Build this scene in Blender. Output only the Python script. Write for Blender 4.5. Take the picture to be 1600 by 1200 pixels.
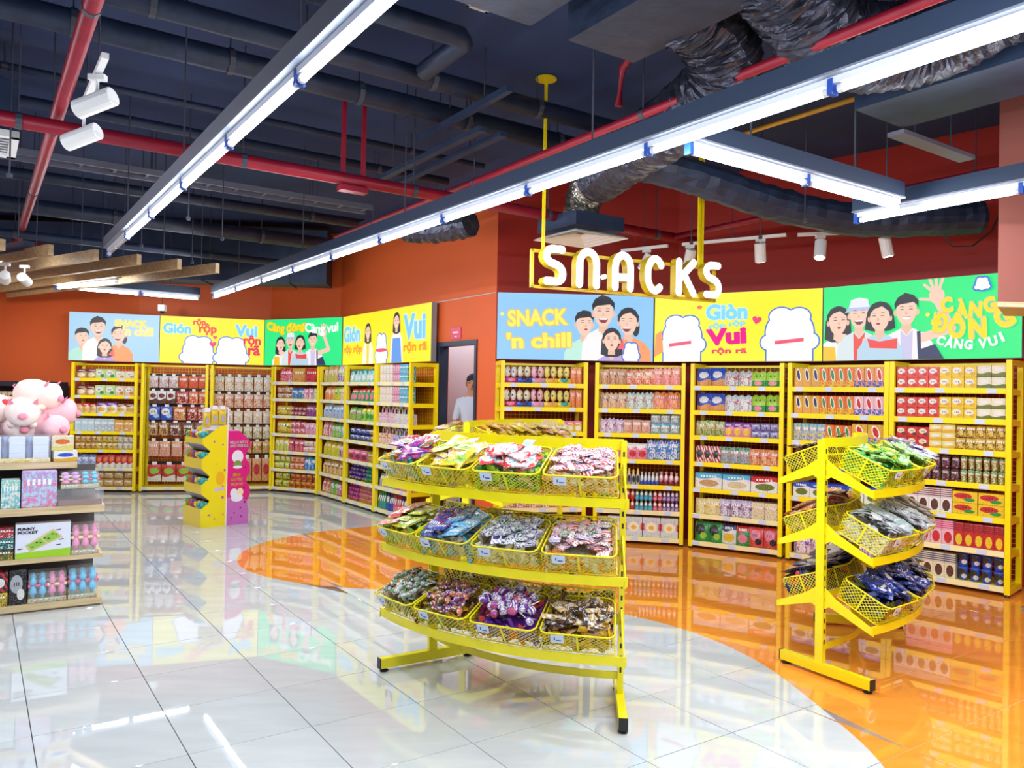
import bpy, math, random
from math import sin, cos, pi, radians, sqrt, atan2
from mathutils import Vector, Matrix
random.seed(7)
C = bpy.context.scene.collection
sc = bpy.context.scene
for o in list(bpy.data.objects): bpy.data.objects.remove(o)

# ------------------------------------------------------------------ camera, world, exposure
CAM_H = 1.7275
cam = bpy.data.cameras.new('camera'); cam.sensor_fit = 'HORIZONTAL'; cam.sensor_width = 36.0
cam.lens = 36.0*1235.4/1600.0; cam.clip_end = 100
co = bpy.data.objects.new('camera', cam); C.objects.link(co)
co.location = (0, 0, CAM_H)
co.rotation_euler = (Matrix.Rotation(pi/2+0.01208, 3, 'X') @ Matrix.Rotation(0.01837, 3, 'Z')).to_euler()
sc.camera = co
W = bpy.data.worlds.new('shop_air'); sc.world = W; W.use_nodes = True
W.node_tree.nodes['Background'].inputs[0].default_value = (0.80, 0.88, 1.0, 1)
W.node_tree.nodes['Background'].inputs[1].default_value = 0.38
sc.view_settings.view_transform = 'Standard'; sc.view_settings.look = 'None'
sc.view_settings.exposure = 0.0; sc.view_settings.gamma = 1.0
sc.view_settings.use_curve_mapping = False
sc.cycles.max_bounces = 7; sc.cycles.diffuse_bounces = 3; sc.cycles.glossy_bounces = 3
sc.cycles.transmission_bounces = 3; sc.cycles.transparent_max_bounces = 6
sc.cycles.sample_clamp_indirect = 6.0; sc.cycles.caustics_reflective = False; sc.cycles.caustics_refractive = False
TUBE_W = 10.4      # each of the two lamps that light from one fluorescent tube
TUBE = 24.0        # emission of the fluorescent tubes
POSTER = 1.0       # emission of the backlit posters
SPOT_W = 26.0      # track spots

# ------------------------------------------------------------------ helpers
AX = Vector((-sin(.6), cos(.6), 0)); BX = Vector((cos(.6), sin(.6), 0))   # the shop's grid (tiles, pipes, lamps)
def ab(a, b, z=0.0): return AX*a + BX*b + Vector((0, 0, z))
def V(*a): return Vector(a)

class MB:
    def __init__(s): s.v = []; s.f = []; s.m = []; s.k = 0
    def add(s, vs, fs, m=None):
        n = len(s.v); s.v += [tuple(x) for x in vs]
        s.f += [tuple(i+n for i in f) for f in fs]; s.m += [s.k if m is None else m]*len(fs); return s
    def hexa(s, p):      # 8 corners: bottom 4 ccw, top 4 ccw
        return s.add(p, [(3,2,1,0),(4,5,6,7),(0,1,5,4),(1,2,6,5),(2,3,7,6),(3,0,4,7)])
    def box(s, x0, x1, y0, y1, z0, z1):
        return s.hexa([(x0,y0,z0),(x1,y0,z0),(x1,y1,z0),(x0,y1,z0),(x0,y0,z1),(x1,y0,z1),(x1,y1,z1),(x0,y1,z1)])
    def obox(s, c, u, v, w):   # centre and three half axes
        c, u, v, w = Vector(c), Vector(u), Vector(v), Vector(w)
        return s.hexa([c-u-v-w, c+u-v-w, c+u+v-w, c-u+v-w, c-u-v+w, c+u-v+w, c+u+v+w, c-u+v+w])
    def bar(s, p, q, wd, ht, up=(0,0,1)):
        p, q = Vector(p), Vector(q); d = (q-p); u = d/2
        n = d.cross(Vector(up)); n = n.normalized() if n.length > 1e-6 else Vector((1,0,0))
        t = n.cross(d).normalized()
        return s.obox((p+q)/2, u, n*wd/2, t*ht/2)
    def tube(s, pts, r, n=8, cap=True):
        pts = [Vector(p) for p in pts]; N = len(pts); rings = []
        rr = r if isinstance(r, (list, tuple)) else [r]*N
        ref = Vector((0,0,1)) if abs((pts[-1]-pts[0]).normalized().z) < .9 else Vector((1,0,0))
        for i, p in enumerate(pts):
            d = (pts[min(i+1,N-1)]-pts[max(i-1,0)]).normalized()
            if abs(d.dot(ref)) > .98: ref = Vector((1,0,0)) if abs(d.x) < .9 else Vector((0,1,0))
            u = d.cross(ref).normalized(); w = u.cross(d)
            if i and rings:
                pass
            rings.append([p+(u*cos(2*pi*k/n)+w*sin(2*pi*k/n))*rr[i] for k in range(n)])
        vs = [x for R in rings for x in R]; fs = []
        for i in range(N-1):
            for k in range(n):
                a, b = i*n+k, i*n+(k+1) % n; fs.append((a, b, b+n, a+n))
        if cap: fs += [tuple(range(n-1,-1,-1)), tuple((N-1)*n+k for k in range(n))]
        return s.add(vs, fs)
    def lathe(s, prof, n=12, c=(0,0,0), sx=1, sy=1):
        vs = []; fs = []
        for r, z in prof:
            vs += [(c[0]+r*cos(2*pi*k/n)*sx, c[1]+r*sin(2*pi*k/n)*sy, c[2]+z) for k in range(n)]
        for i in range(len(prof)-1):
            for k in range(n):
                a, b = i*n+k, i*n+(k+1) % n; fs.append((a, b, b+n, a+n))
        fs += [tuple(range(n-1,-1,-1)), tuple((len(prof)-1)*n+k for k in range(n))]
        return s.add(vs, fs)
    def ball(s, c, rx, ry=None, rz=None, n=10, m=6):
        ry = rx if ry is None else ry; rz = rx if rz is None else rz
        vs = []; fs = []
        for i in range(m+1):
            t = pi*i/m
            for k in range(n):
                vs.append((c[0]+rx*max(sin(t), .02)*cos(2*pi*k/n), c[1]+ry*max(sin(t), .02)*sin(2*pi*k/n), c[2]-rz*cos(t)))
        for i in range(m):
            for k in range(n):
                a, b = i*n+k, i*n+(k+1) % n; fs.append((a, b, b+n, a+n))
        fs += [tuple(range(n-1,-1,-1)), tuple(m*n+k for k in range(n))]
        return s.add(vs, fs)
    def prism(s, poly, f0, f1):    # 2D polygon, two maps (x,y)->3D
        n = len(poly); vs = [f0(*p) for p in poly]+[f1(*p) for p in poly]
        fs = [tuple(range(n-1,-1,-1)), tuple(range(n, 2*n))]+[(i, (i+1) % n, (i+1) % n+n, i+n) for i in range(n)]
        return s.add(vs, fs)
    def mesh(s, name, mats, smooth=False):
        me = bpy.data.meshes.new(name); me.from_pydata(s.v, [], s.f); me.update()
        for m in (mats if isinstance(mats, (list, tuple)) else [mats]): me.materials.append(m)
        if len(me.materials) > 1: me.polygons.foreach_set('material_index', s.m)
        if smooth: me.polygons.foreach_set('use_smooth', [True]*len(s.f))
        return me
    def build(s, name, mats, parent=None, smooth=False): return link(name, s.mesh(name, mats, smooth), parent)

def link(name, me, parent=None):
    o = bpy.data.objects.new(name, me); C.objects.link(o)
    if parent: o.parent = parent
    return o
def tag(o, label, cat, group=None, kind=None):
    if label: o['label'] = label
    if cat: o['category'] = cat
    if group: o['group'] = group
    if kind: o['kind'] = kind
    return o
def thing(name, label, cat, loc=(0,0,0), rz=0, group=None):
    o = bpy.data.objects.new(name, None); C.objects.link(o); o.empty_display_size = .1
    o.location = loc; o.rotation_euler = (0, 0, rz); return tag(o, label, cat, group)
def struct(o): o['kind'] = 'structure'; return o
def dup(o, parent=None):
    c = o.copy(); C.objects.link(c)
    if parent: c.parent = parent
    for ch in list(o.children): dup(ch, c)
    return c

# ------------------------------------------------------------------ materials
def lin(c):
    c = c.lstrip('#'); r = [int(c[i:i+2], 16)/255 for i in (0, 2, 4)]
    return tuple((x/12.92 if x <= .04045 else ((x+.055)/1.055)**2.4) for x in r)+(1,)
_mc = {}
def mat(name, col, rough=.5, metal=0.0, spec=.5, noise=0.0, nscale=6.0, bump=0.0, emit=0.0, coat=0.0):
    if name in _mc: return _mc[name]
    m = bpy.data.materials.new(name); m.use_nodes = True; nt = m.node_tree; b = nt.nodes['Principled BSDF']
    col = lin(col) if isinstance(col, str) else tuple(col)+(1,)
    b.inputs['Base Color'].default_value = col; b.inputs['Roughness'].default_value = rough
    b.inputs['Metallic'].default_value = metal; b.inputs['Specular IOR Level'].default_value = spec
    if coat: b.inputs['Coat Weight'].default_value = coat; b.inputs['Coat Roughness'].default_value = .08
    if emit:
        b.inputs['Emission Color'].default_value = col; b.inputs['Emission Strength'].default_value = emit
    if noise or bump:
        tc = nt.nodes.new('ShaderNodeTexCoord'); nz = nt.nodes.new('ShaderNodeTexNoise')
        nz.inputs['Scale'].default_value = nscale; nz.inputs['Detail'].default_value = 4
        nt.links.new(tc.outputs['Object'], nz.inputs['Vector'])
        if noise:
            mr = nt.nodes.new('ShaderNodeMapRange'); mr.inputs[1].default_value = .3; mr.inputs[2].default_value = .7
            mr.inputs[3].default_value = 1-noise; mr.inputs[4].default_value = 1+noise
            nt.links.new(nz.outputs['Fac'], mr.inputs[0])
            mx = nt.nodes.new('ShaderNodeMix'); mx.data_type = 'RGBA'; mx.blend_type = 'MULTIPLY'; mx.inputs[0].default_value = 1
            mx.inputs[6].default_value = col; nt.links.new(mr.outputs[0], mx.inputs[7]); nt.links.new(mx.outputs[2], b.inputs['Base Color'])
        if bump:
            bp = nt.nodes.new('ShaderNodeBump'); bp.inputs['Strength'].default_value = bump; bp.inputs['Distance'].default_value = .02
            nt.links.new(nz.outputs['Fac'], bp.inputs['Height']); nt.links.new(bp.outputs[0], b.inputs['Normal'])
    _mc[name] = m; return m
def em(col, k=None):     # backlit print / lamp
    key = 'lit_'+col+str(k)
    if key in _mc: return _mc[key]
    m = bpy.data.materials.new(key); m.use_nodes = True; nt = m.node_tree; b = nt.nodes['Principled BSDF']
    b.inputs['Base Color'].default_value = (.02, .02, .02, 1); b.inputs['Roughness'].default_value = .4
    b.inputs['Emission Color'].default_value = lin(col); b.inputs['Emission Strength'].default_value = POSTER if k is None else k
    m.cycles.emission_sampling = 'NONE' if k is None or k < 10 else 'AUTO'
    _mc[key] = m; return m
def clear(name, col=(1,1,1), a=.25):
    if name in _mc: return _mc[name]
    m = bpy.data.materials.new(name); m.use_nodes = True; nt = m.node_tree; nt.nodes.clear()
    out = nt.nodes.new('ShaderNodeOutputMaterial'); mx = nt.nodes.new('ShaderNodeMixShader')
    t = nt.nodes.new('ShaderNodeBsdfTransparent'); g = nt.nodes.new('ShaderNodeBsdfPrincipled')
    g.inputs['Base Color'].default_value = tuple(col)+(1,); g.inputs['Roughness'].default_value = .08
    mx.inputs[0].default_value = a
    nt.links.new(t.outputs[0], mx.inputs[1]); nt.links.new(g.outputs[0], mx.inputs[2]); nt.links.new(mx.outputs[0], out.inputs[0])
    _mc[name] = m; return m

PAL = dict(R='#d4141c', r='#e8453a', O='#f07818', o='#f2a25a', Y='#f8d20c', y='#f4e27c', G='#189a3c', L='#a6d838', l='#c9e79a', B='#1650cc', N='#161f6a',
           C='#5cc0ee', c='#bfe0f4', P='#f58aa8', p='#f9c4cf', M='#d81b83', V='#7a2fae', v='#c4aee4', W='#f6f4f2', K='#141216', T='#cfa06a', t='#e6cfa6',
           S='#b9bec4', s='#dfe3e8', D='#5a2a18', E='#f5ebc9', U='#7d1426', A='#e9b32a', Q='#18a0a0', q='#9fdccf', X='#6c7a1e', H='#fbb98f')

class NX:
    def __init__(s, nt): s.nt = nt
    def n(s, op, a, b=None, c=None):
        d = s.nt.nodes.new('ShaderNodeMath'); d.operation = op
        for i, x in enumerate((a, b, c)):
            if x is None: continue
            if isinstance(x, (int, float)): d.inputs[i].default_value = x
            else: s.nt.links.new(x, d.inputs[i])
        return d.outputs[0]
    def mix(s, f, a, b):
        d = s.nt.nodes.new('ShaderNodeMix'); d.data_type = 'RGBA'
        for i, x in ((0, f), (6, a), (7, b)):
            if isinstance(x, (int, float, tuple)): d.inputs[i].default_value = x
            else: s.nt.links.new(x, d.inputs[i])
        return d.outputs[2]
    def ell(s, x, z, cx, cz, rx, rz):
        u = s.n('DIVIDE', s.n('SUBTRACT', x, cx), rx); w = s.n('DIVIDE', s.n('SUBTRACT', z, cz), rz)
        return s.n('LESS_THAN', s.n('ADD', s.n('MULTIPLY', u, u), s.n('MULTIPLY', w, w)), 1.0)
    def box(s, x, z, x0, x1, z0, z1):
        a = s.n('MULTIPLY', s.n('GREATER_THAN', x, x0), s.n('LESS_THAN', x, x1))
        return s.n('MULTIPLY', a, s.n('MULTIPLY', s.n('GREATER_THAN', z, z0), s.n('LESS_THAN', z, z1)))

_pm = {}
def pack(cols, style='top', flat=False, gloss=.32):
    """printed packaging: cols = three palette letters, drawn in the object's own 0..1 box"""
    key = cols+style+str(flat)+str(gloss)
    if key in _pm: return _pm[key]
    a, b, c = [tuple(x*.84 for x in lin(PAL[k])[:3])+(1,) for k in cols[:3]]
    d = lin(PAL[cols[3]]) if len(cols) > 3 else (0.03, 0.02, 0.04, 1)
    m = bpy.data.materials.new('print_'+style); m.use_nodes = True; nt = m.node_tree; bs = nt.nodes['Principled BSDF']
    X = NX(nt); tc = nt.nodes.new('ShaderNodeTexCoord'); sp = nt.nodes.new('ShaderNodeSeparateXYZ')
    nt.links.new(tc.outputs['Generated'], sp.inputs[0]); x = sp.outputs[0]; z = sp.outputs[1] if flat else sp.outputs[2]
    nz = nt.nodes.new('ShaderNodeTexNoise'); nz.inputs['Scale'].default_value = 7; nz.inputs['Detail'].default_value = 3
    oi = nt.nodes.new('ShaderNodeObjectInfo'); va = nt.nodes.new('ShaderNodeVectorMath'); va.operation = 'ADD'
    sc_ = nt.nodes.new('ShaderNodeVectorMath'); sc_.operation = 'SCALE'; sc_.inputs['Scale'].default_value = 1.0
    nt.links.new(tc.outputs['Generated'], sc_.inputs[0]); nt.links.new(sc_.outputs[0], nz.inputs['Vector'])
    n = nz.outputs['Fac']
    wav = X.n('ADD', z, X.n('MULTIPLY', X.n('SINE', X.n('MULTIPLY', x, 5.5)), .06))
    if style == 'top':
        f = X.mix(X.n('GREATER_THAN', wav, .68), a, b); f = X.mix(X.ell(x, z, .52, .36, .36, .22), f, c)
        f = X.mix(X.n('MULTIPLY', X.box(x, z, .2, .8, .74, .86), X.n('GREATER_THAN', X.n('SINE', X.n('MULTIPLY', x, 60)), -.3)), f, lin(PAL['W']))
    elif style == 'band':
        f = X.mix(X.n('LESS_THAN', wav, .34), a, b); f = X.mix(X.ell(x, z, .5, .62, .34, .18), f, c)
    elif style == 'oval':
        f = X.mix(X.ell(X.n('ADD', x, X.n('MULTIPLY', z, .35)), z, .72, .62, .24, .33), a, lin(PAL['W']))
        f = X.mix(X.ell(X.n('ADD', x, X.n('MULTIPLY', z, .35)), z, .72, .62, .17, .26), f, b)
        f = X.mix(X.n('MULTIPLY', X.n('LESS_THAN', z, .34), X.n('GREATER_THAN', n, .48)), f, c)
    elif style == 'logo':
        f = X.mix(X.ell(x, z, .42, .6, .36, .26), a, b); f = X.mix(X.ell(x, z, .68, .3, .22, .16), f, c)
        f = X.mix(X.n('MULTIPLY', X.box(x, z, .2, .66, .54, .66), X.n('GREATER_THAN', X.n('SINE', X.n('MULTIPLY', x, 48)), 0.)), f, d)
    elif style == 'photo':
        f = X.mix(X.n('GREATER_THAN', n, .53), a, b); f = X.mix(X.n('MULTIPLY', X.n('LESS_THAN', n, .43), X.n('LESS_THAN', z, .75)), f, c)
        f = X.mix(X.n('MULTIPLY', X.box(x, z, .15, .85, .62, .78), X.n('GREATER_THAN', X.n('SINE', X.n('MULTIPLY', x, 42)), -.2)), f, lin(PAL['W']))
    elif style == 'stripe':
        k = X.n('SINE', X.n('MULTIPLY', X.n('ADD', x, z), 17.0)); f = X.mix(X.n('GREATER_THAN', k, .1), a, b)
        f = X.mix(X.ell(x, z, .5, .5, .34, .24), f, c)
    elif style == 'ridge':
        k = X.n('SINE', X.n('MULTIPLY', z, 75.0)); up = X.n('GREATER_THAN', z, .62)
        f = X.mix(X.n('MULTIPLY', up, X.n('GREATER_THAN', k, -.2)), a, b)
        f = X.mix(X.n('MULTIPLY', X.n('LESS_THAN', z, .62), X.ell(x, z, .5, .3, .34, .24)), f, c)
    elif style == 'char':
        f = X.mix(X.n('LESS_THAN', z, .38), a, b); f = X.mix(X.ell(x, z, .5, .22, .3, .14), f, c)
        e = X.n('MAXIMUM', X.ell(x, z, .36, .68, .06, .06), X.ell(x, z, .64, .68, .06, .06)); f = X.mix(e, f, d)
    elif style == 'plain':
        f = X.mix(X.n('GREATER_THAN', n, .6), a, b)
    elif style == 'grid':
        k = X.n('MULTIPLY', X.n('GREATER_THAN', X.n('FRACT', X.n('MULTIPLY', x, 2.0)), .12), X.n('GREATER_THAN', X.n('FRACT', X.n('MULTIPLY', z, 2.0)), .12))
        f = X.mix(k, b, a); f = X.mix(X.ell(X.n('FRACT', X.n('MULTIPLY', x, 2.0)), X.n('FRACT', X.n('MULTIPLY', z, 2.0)), .55, .5, .3, .22), f, c)
    elif style == 'egg':
        f = X.mix(X.n('GREATER_THAN', n, .56), a, lin(PAL['S'])); f = X.mix(X.ell(x, z, .5, .5, .32, .25), f, lin(PAL['E'])); f = X.mix(X.ell(x, z, .5, .48, .15, .11), f, lin(PAL['A']))
        f = X.mix(X.n('MULTIPLY', X.n('GREATER_THAN', X.n('ABSOLUTE', X.n('SUBTRACT', x, .5)), .4), X.box(x, z, 0, 1, .35, .7)), f, lin(PAL['R']))
    nz2 = nt.nodes.new('ShaderNodeTexNoise'); nz2.inputs['Scale'].default_value = 26; nz2.inputs['Detail'].default_value = 1
    nt.links.new(tc.outputs['Generated'], nz2.inputs['Vector'])
    f = X.mix(X.n('MULTIPLY', X.n('GREATER_THAN', nz2.outputs['Fac'], .60), .55), f, d if style != 'egg' else lin(PAL['S']))
    f = X.mix(X.n('MULTIPLY', X.n('LESS_THAN', nz2.outputs['Fac'], .37), .28 if style != 'plain' else 0.0), f, lin(PAL['W']))
    nt.links.new(f, bs.inputs['Base Color']); bs.inputs['Roughness'].default_value = gloss
    _pm[key] = m; return m

YEL = mat('yellow_paint', (.95, .74, .002), .32, coat=.2)
YELD = mat('yellow_paint_rack', (.84, .72, .002), .32, coat=.2)
BLK = mat('black_plastic', (.012, .012, .014), .4)
WHT = mat('white_paint', (.86, .86, .86), .4)
TAG = mat('price_card', '#c9d6f0', .5)
RAILW = mat('price_rail', (.88, .80, .42), .35)
RED = mat('red_pipe_paint', (.30, .007, .026), .4, noise=.15)
NAVY = mat('dark_painted_steel', (.017, .034, .080), .55, noise=.25, nscale=5)
NAVY2 = mat('dark_duct_wrap', (.017, .030, .066), .5, noise=.3, nscale=9, bump=.3)
CEIL = mat('ceiling_slab_paint', (.022, .046, .135), .85, noise=.2, nscale=1.3)
ROD = mat('hanger_steel', (.05, .055, .08), .5)
ORANGE = mat('orange_wall_paint', (.70, .112, .017), .6, noise=.04, nscale=.8)
WOOD = None
def wood(name, c1, c2, sc_=(1, 14, 14)):
    m = bpy.data.materials.new(name); m.use_nodes = True; nt = m.node_tree; b = nt.nodes['Principled BSDF']
    tc = nt.nodes.new('ShaderNodeTexCoord'); mp = nt.nodes.new('ShaderNodeMapping'); mp.inputs['Scale'].default_value = sc_
    nz = nt.nodes.new('ShaderNodeTexNoise'); nz.inputs['Scale'].default_value = 3; nz.inputs['Detail'].default_value = 5
    nt.links.new(tc.outputs['Object'], mp.inputs[0]); nt.links.new(mp.outputs[0], nz.inputs['Vector'])
    r = nt.nodes.new('ShaderNodeValToRGB'); r.color_ramp.elements[0].color = lin(c1); r.color_ramp.elements[1].color = lin(c2)
    r.color_ramp.elements[0].position = .35; r.color_ramp.elements[1].position = .68
    nt.links.new(nz.outputs['Fac'], r.inputs[0]); nt.links.new(r.outputs[0], b.inputs['Base Color']); b.inputs['Roughness'].default_value = .45
    return m
WOODM = wood('light_oak', '#c2a87c', '#dcc59c'); WOODS = wood('slat_oak', '#a88c66', '#c6a67a')
# ------------------------------------------------------------------ floor: grout bed and tiles, white field and orange island
def tile_mat(name, c1, c2, rough):
    m = bpy.data.materials.new(name); m.use_nodes = True; nt = m.node_tree; b = nt.nodes['Principled BSDF']
    tc = nt.nodes.new('ShaderNodeTexCoord'); nz = nt.nodes.new('ShaderNodeTexNoise'); oi = nt.nodes.new('ShaderNodeObjectInfo')
    mp = nt.nodes.new('ShaderNodeVectorMath'); mp.operation = 'ADD'; mu = nt.nodes.new('ShaderNodeVectorMath'); mu.operation = 'SCALE'
    nt.links.new(oi.outputs['Location'], mu.inputs[0]); mu.inputs['Scale'].default_value = 3.7
    nt.links.new(tc.outputs['Object'], mp.inputs[0]); nt.links.new(mu.outputs[0], mp.inputs[1])
    sc3 = nt.nodes.new('ShaderNodeMapping'); sc3.inputs['Scale'].default_value = (2.2, 9, 1); nt.links.new(mp.outputs[0], sc3.inputs[0])
    nt.links.new(sc3.outputs[0], nz.inputs['Vector']); nz.inputs['Scale'].default_value = 1.1; nz.inputs['Detail'].default_value = 4
    r = nt.nodes.new('ShaderNodeValToRGB'); r.color_ramp.elements[0].color = c1; r.color_ramp.elements[1].color = c2
    r.color_ramp.elements[0].position = .3; r.color_ramp.elements[1].position = .75
    nt.links.new(nz.outputs['Fac'], r.inputs[0])
    mx = nt.nodes.new('ShaderNodeMix'); mx.data_type = 'RGBA'; mx.blend_type = 'MULTIPLY'; mx.inputs[0].default_value = 1
    mr = nt.nodes.new('ShaderNodeMapRange'); mr.inputs[3].default_value = .965; mr.inputs[4].default_value = 1.03
    nt.links.new(oi.outputs['Random'], mr.inputs[0]); nt.links.new(r.outputs[0], mx.inputs[6]); nt.links.new(mr.outputs[0], mx.inputs[7])
    nt.links.new(mx.outputs[2], b.inputs['Base Color']); b.inputs['Roughness'].default_value = rough; b.inputs['IOR'].default_value = 1.9
    nz2 = nt.nodes.new('ShaderNodeTexNoise'); nz2.inputs['Scale'].default_value = 1.6; nz2.inputs['Detail'].default_value = 0; nt.links.new(mp.outputs[0], nz2.inputs['Vector'])
    bp = nt.nodes.new('ShaderNodeBump'); bp.inputs['Strength'].default_value = .012; bp.inputs['Distance'].default_value = .02
    nt.links.new(nz2.outputs['Fac'], bp.inputs['Height']); nt.links.new(bp.outputs[0], b.inputs['Normal'])
    return m
TW = tile_mat('polished_white_tile', (.525, .545, .545, 1), (.59, .61, .605, 1), .018)
TO = tile_mat('polished_orange_tile', (.84, .27, .03, 1), (.90, .33, .05, 1), .018)
GROUT = mat('grout', (.06, .055, .05), .8)
floor = struct(MB().box(-13, 9, -6, 18, -.12, -.004).build('floor', GROUT))

orange = [(1.70,3.3),(1.55,2.4),(1.2,1.2),(8,1.2),(8,13),(.9,13),(.3,10.35),(-.6,10.4),(-1.1,10.32),(-1.614,10.199),(-1.909,10.021),(-2.317,9.699),(-2.652,9.235),
          (-2.80,8.83),(-2.83,8.40),(-2.738,7.95),(-2.533,7.57),(-2.273,7.326),(-1.973,7.13),(-1.658,7.00),(-1.307,6.925),(-.95,6.90),(-.5,6.86),(0,6.73),(.5,6.53),(.938,6.27),
          (1.22,6.01),(1.42,5.74),(1.56,5.47),(1.665,5.16),(1.72,4.86),(1.76,4.5),(1.785,4.2),(1.80,3.95),(1.785,3.7)]
def smooth_poly(P, it=2):
    for _ in range(it):
        Q = []
        for i in range(len(P)):
            a, b = P[i], P[(i+1) % len(P)]
            Q += [(a[0]*.75+b[0]*.25, a[1]*.75+b[1]*.25), (a[0]*.25+b[0]*.75, a[1]*.25+b[1]*.75)]
        P = Q
    return P
orange = smooth_poly(orange)
MBG = MB()
MBG.add([(x, y, -.0028) for x, y in orange], [tuple(range(len(orange)))])
MBG.build('grout_field', mat('pale_orange_grout', '#f3b98a', .7), floor)['kind'] = 'stuff'
white = [(-13,-6),(9,-6),(9,18),(-13,18)]
# the white field is the rest of the floor: everything left / in front of the island's edge, as one simple polygon
i0 = min(range(len(orange)), key=lambda i: (orange[i][0]-1.2)**2+(orange[i][1]-1.2)**2)
i1 = min(range(len(orange)), key=lambda i: (orange[i][0]-.9)**2+(orange[i][1]-13)**2)
seq = []; i = i1
while True:
    seq.append(orange[i]);
    if i == i0: break
    i = (i+1) % len(orange)
# which way round passes along the curve?
if min(p[0] for p in seq) > -1:
    seq = []; i = i0
    while True:
        seq.append(orange[i])
        if i == i1: break
        i = (i+1) % len(orange)
    seq = seq[::-1]
whitep = [(-13,-6),(9,-6),(9,1.2)]+seq[::-1]+[(.9,18),(-13,18)]
def clip(poly, cx, cy, ux, uy, h):   # clip polygon to a square centred cx,cy with axis u, half size h
    def cut(P, nx, ny, d):
        R = []
        for i in range(len(P)):
            a, b = P[i-1], P[i]
            da = a[0]*nx+a[1]*ny-d; db = b[0]*nx+b[1]*ny-d
            if (da <= 0) != (db <= 0):
                t = da/(da-db); R.append((a[0]+(b[0]-a[0])*t, a[1]+(b[1]-a[1])*t))
            if db <= 0: R.append(b)
        return R
    for nx, ny in ((ux,uy),(-ux,-uy),(-uy,ux),(uy,-ux)):
        poly = cut(poly, nx, ny, nx*cx+ny*cy+h)
        if len(poly) < 3: return []
    out = []
    for p in poly:
        if not out or (p[0]-out[-1][0])**2+(p[1]-out[-1][1])**2 > 1e-6: out.append(p)
    if len(out) > 2 and (out[0][0]-out[-1][0])**2+(out[0][1]-out[-1][1])**2 < 1e-6: out.pop()
    return out
def area(P): return .5*sum(P[i-1][0]*P[i][1]-P[i][0]*P[i-1][1] for i in range(len(P)))
GX, GY, GA, TS = -1.988, 3.4068, .5964, .6
ca, sa = cos(GA), sin(GA)
cells = []
for i in range(-22, 24):
    for j in range(-22, 24):
        u, w = (i+.5)*TS, (j+.5)*TS
        cx, cy = GX+u*ca-w*sa, GY+u*sa+w*ca
        if not (-11 < cx < 8.5 and -3 < cy < 15.5): continue
        if cy > 14.2-.02*cx and cx < -4: continue
        d = sqrt(cx*cx+cy*cy); seen = cy > 2.6 and abs(cx) < cy*.70+.5 and not (cx > 3.2+.0*cy and cy > 8.6) and cy < 13.6
        cells.append((0 if seen else 1, d, i, j, cx, cy))
cells.sort()
def tile_mesh(poly, cx, cy, m):
    b = .0014; t = []
    A = area(poly); poly = poly if A > 0 else poly[::-1]
    n = len(poly); mx = sum(p[0] for p in poly)/n; my = sum(p[1] for p in poly)/n
    ins = []
    for k in range(n):
        p, q, r_ = Vector(poly[k-1]), Vector(poly[k]), Vector(poly[(k+1) % n])
        e1 = (q-p); e2 = (r_-q)
        n1 = Vector((-e1.y, e1.x)); n2 = Vector((-e2.y, e2.x))
        nn = (n1.normalized()+n2.normalized()) if n1.length > 0 and n2.length > 0 else Vector((0,0))
        nn = nn.normalized() if nn.length > 1e-6 else Vector((0,0))
        ins.append((q.x+nn.x*b, q.y+nn.y*b))
    mb = MB(); vs = [(p[0]-cx, p[1]-cy, -.008) for p in poly]+[(p[0]-cx, p[1]-cy, -.0008) for p in poly]+[(p[0]-cx, p[1]-cy, 0) for p in ins]
    fs = [tuple(range(2*n, 3*n))]
    for k in range(n):
        l = (k+1) % n; fs += [(k, l, l+n, k+n), (k+n, l+n, l+2*n, k+2*n)]
    return mb.add(vs, fs)
full = {}
rest = {0: MB(), 1: MB()}; nt_ = 0
for s_, d, i, j, cx, cy in cells:
    for wh, poly, m in ((0, whitep, TW), (1, orange, TO)):
        P = clip(poly, cx, cy, ca, sa, TS/2-.0021)
        if len(P) < 3 or abs(area(P)) < .0015: continue
        whole = abs(abs(area(P))-(TS-.0042)**2) < 2e-4
        if s_ == 0 and nt_ < 296:
            nt_ += 1
            if whole:
                if m.name not in full: full[m.name] = tile_mesh(P, cx, cy, m).mesh('tile', m)
                o = link('tile', full[m.name], floor)
            else: o = tile_mesh(P, cx, cy, m).build('tile', m, floor)
            rr = random.Random(i*77+j); o.location = (cx, cy, 0); o.rotation_euler = (rr.uniform(-1,1)*.0011, rr.uniform(-1,1)*.0011, 0)
        else:
            t = tile_mesh(P, 0, 0, m); rest[wh].add(t.v, t.f)
for wh, m in ((0, TW), (1, TO)):
    o = rest[wh].build('tile_field', m, floor); o['kind'] = 'stuff'

# ------------------------------------------------------------------ walls and ceiling slab
CZ = 4.4
def wall(name, p, q, z0=-.1, z1=CZ, th=.16, m=ORANGE):   # thickness goes to the right of p->q
    p, q = V(p[0], p[1], 0), V(q[0], q[1], 0); d = (q-p).normalized(); n = V(d.y, -d.x, 0)*th
    mb = MB(); mb.hexa([p+V(0,0,z0), p+n+V(0,0,z0), q+n+V(0,0,z0), q+V(0,0,z0), p+V(0,0,z1), p+n+V(0,0,z1), q+n+V(0,0,z1), q+V(0,0,z1)])
    return struct(mb.build(name, m))
# back wall chain behind the far shelves, seen from inside (thickness outward)
K0 = (-11, 12.99); K1 = (-6.35, 13.40); K2 = (-4.30, 14.02); K3 = (-2.93, 13.40); K4 = (-.205, 9.59)
K5 = (.95, 9.85); K6 = (2.02, 9.70); K7 = (3.42, 8.84); K8 = (5.7, 6.52); K9 = (9, 3.0)
wall('wall_back', K1, K0); wall('wall_back_middle', K2, K1); wall('wall_back_corner', K3, K2)
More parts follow.
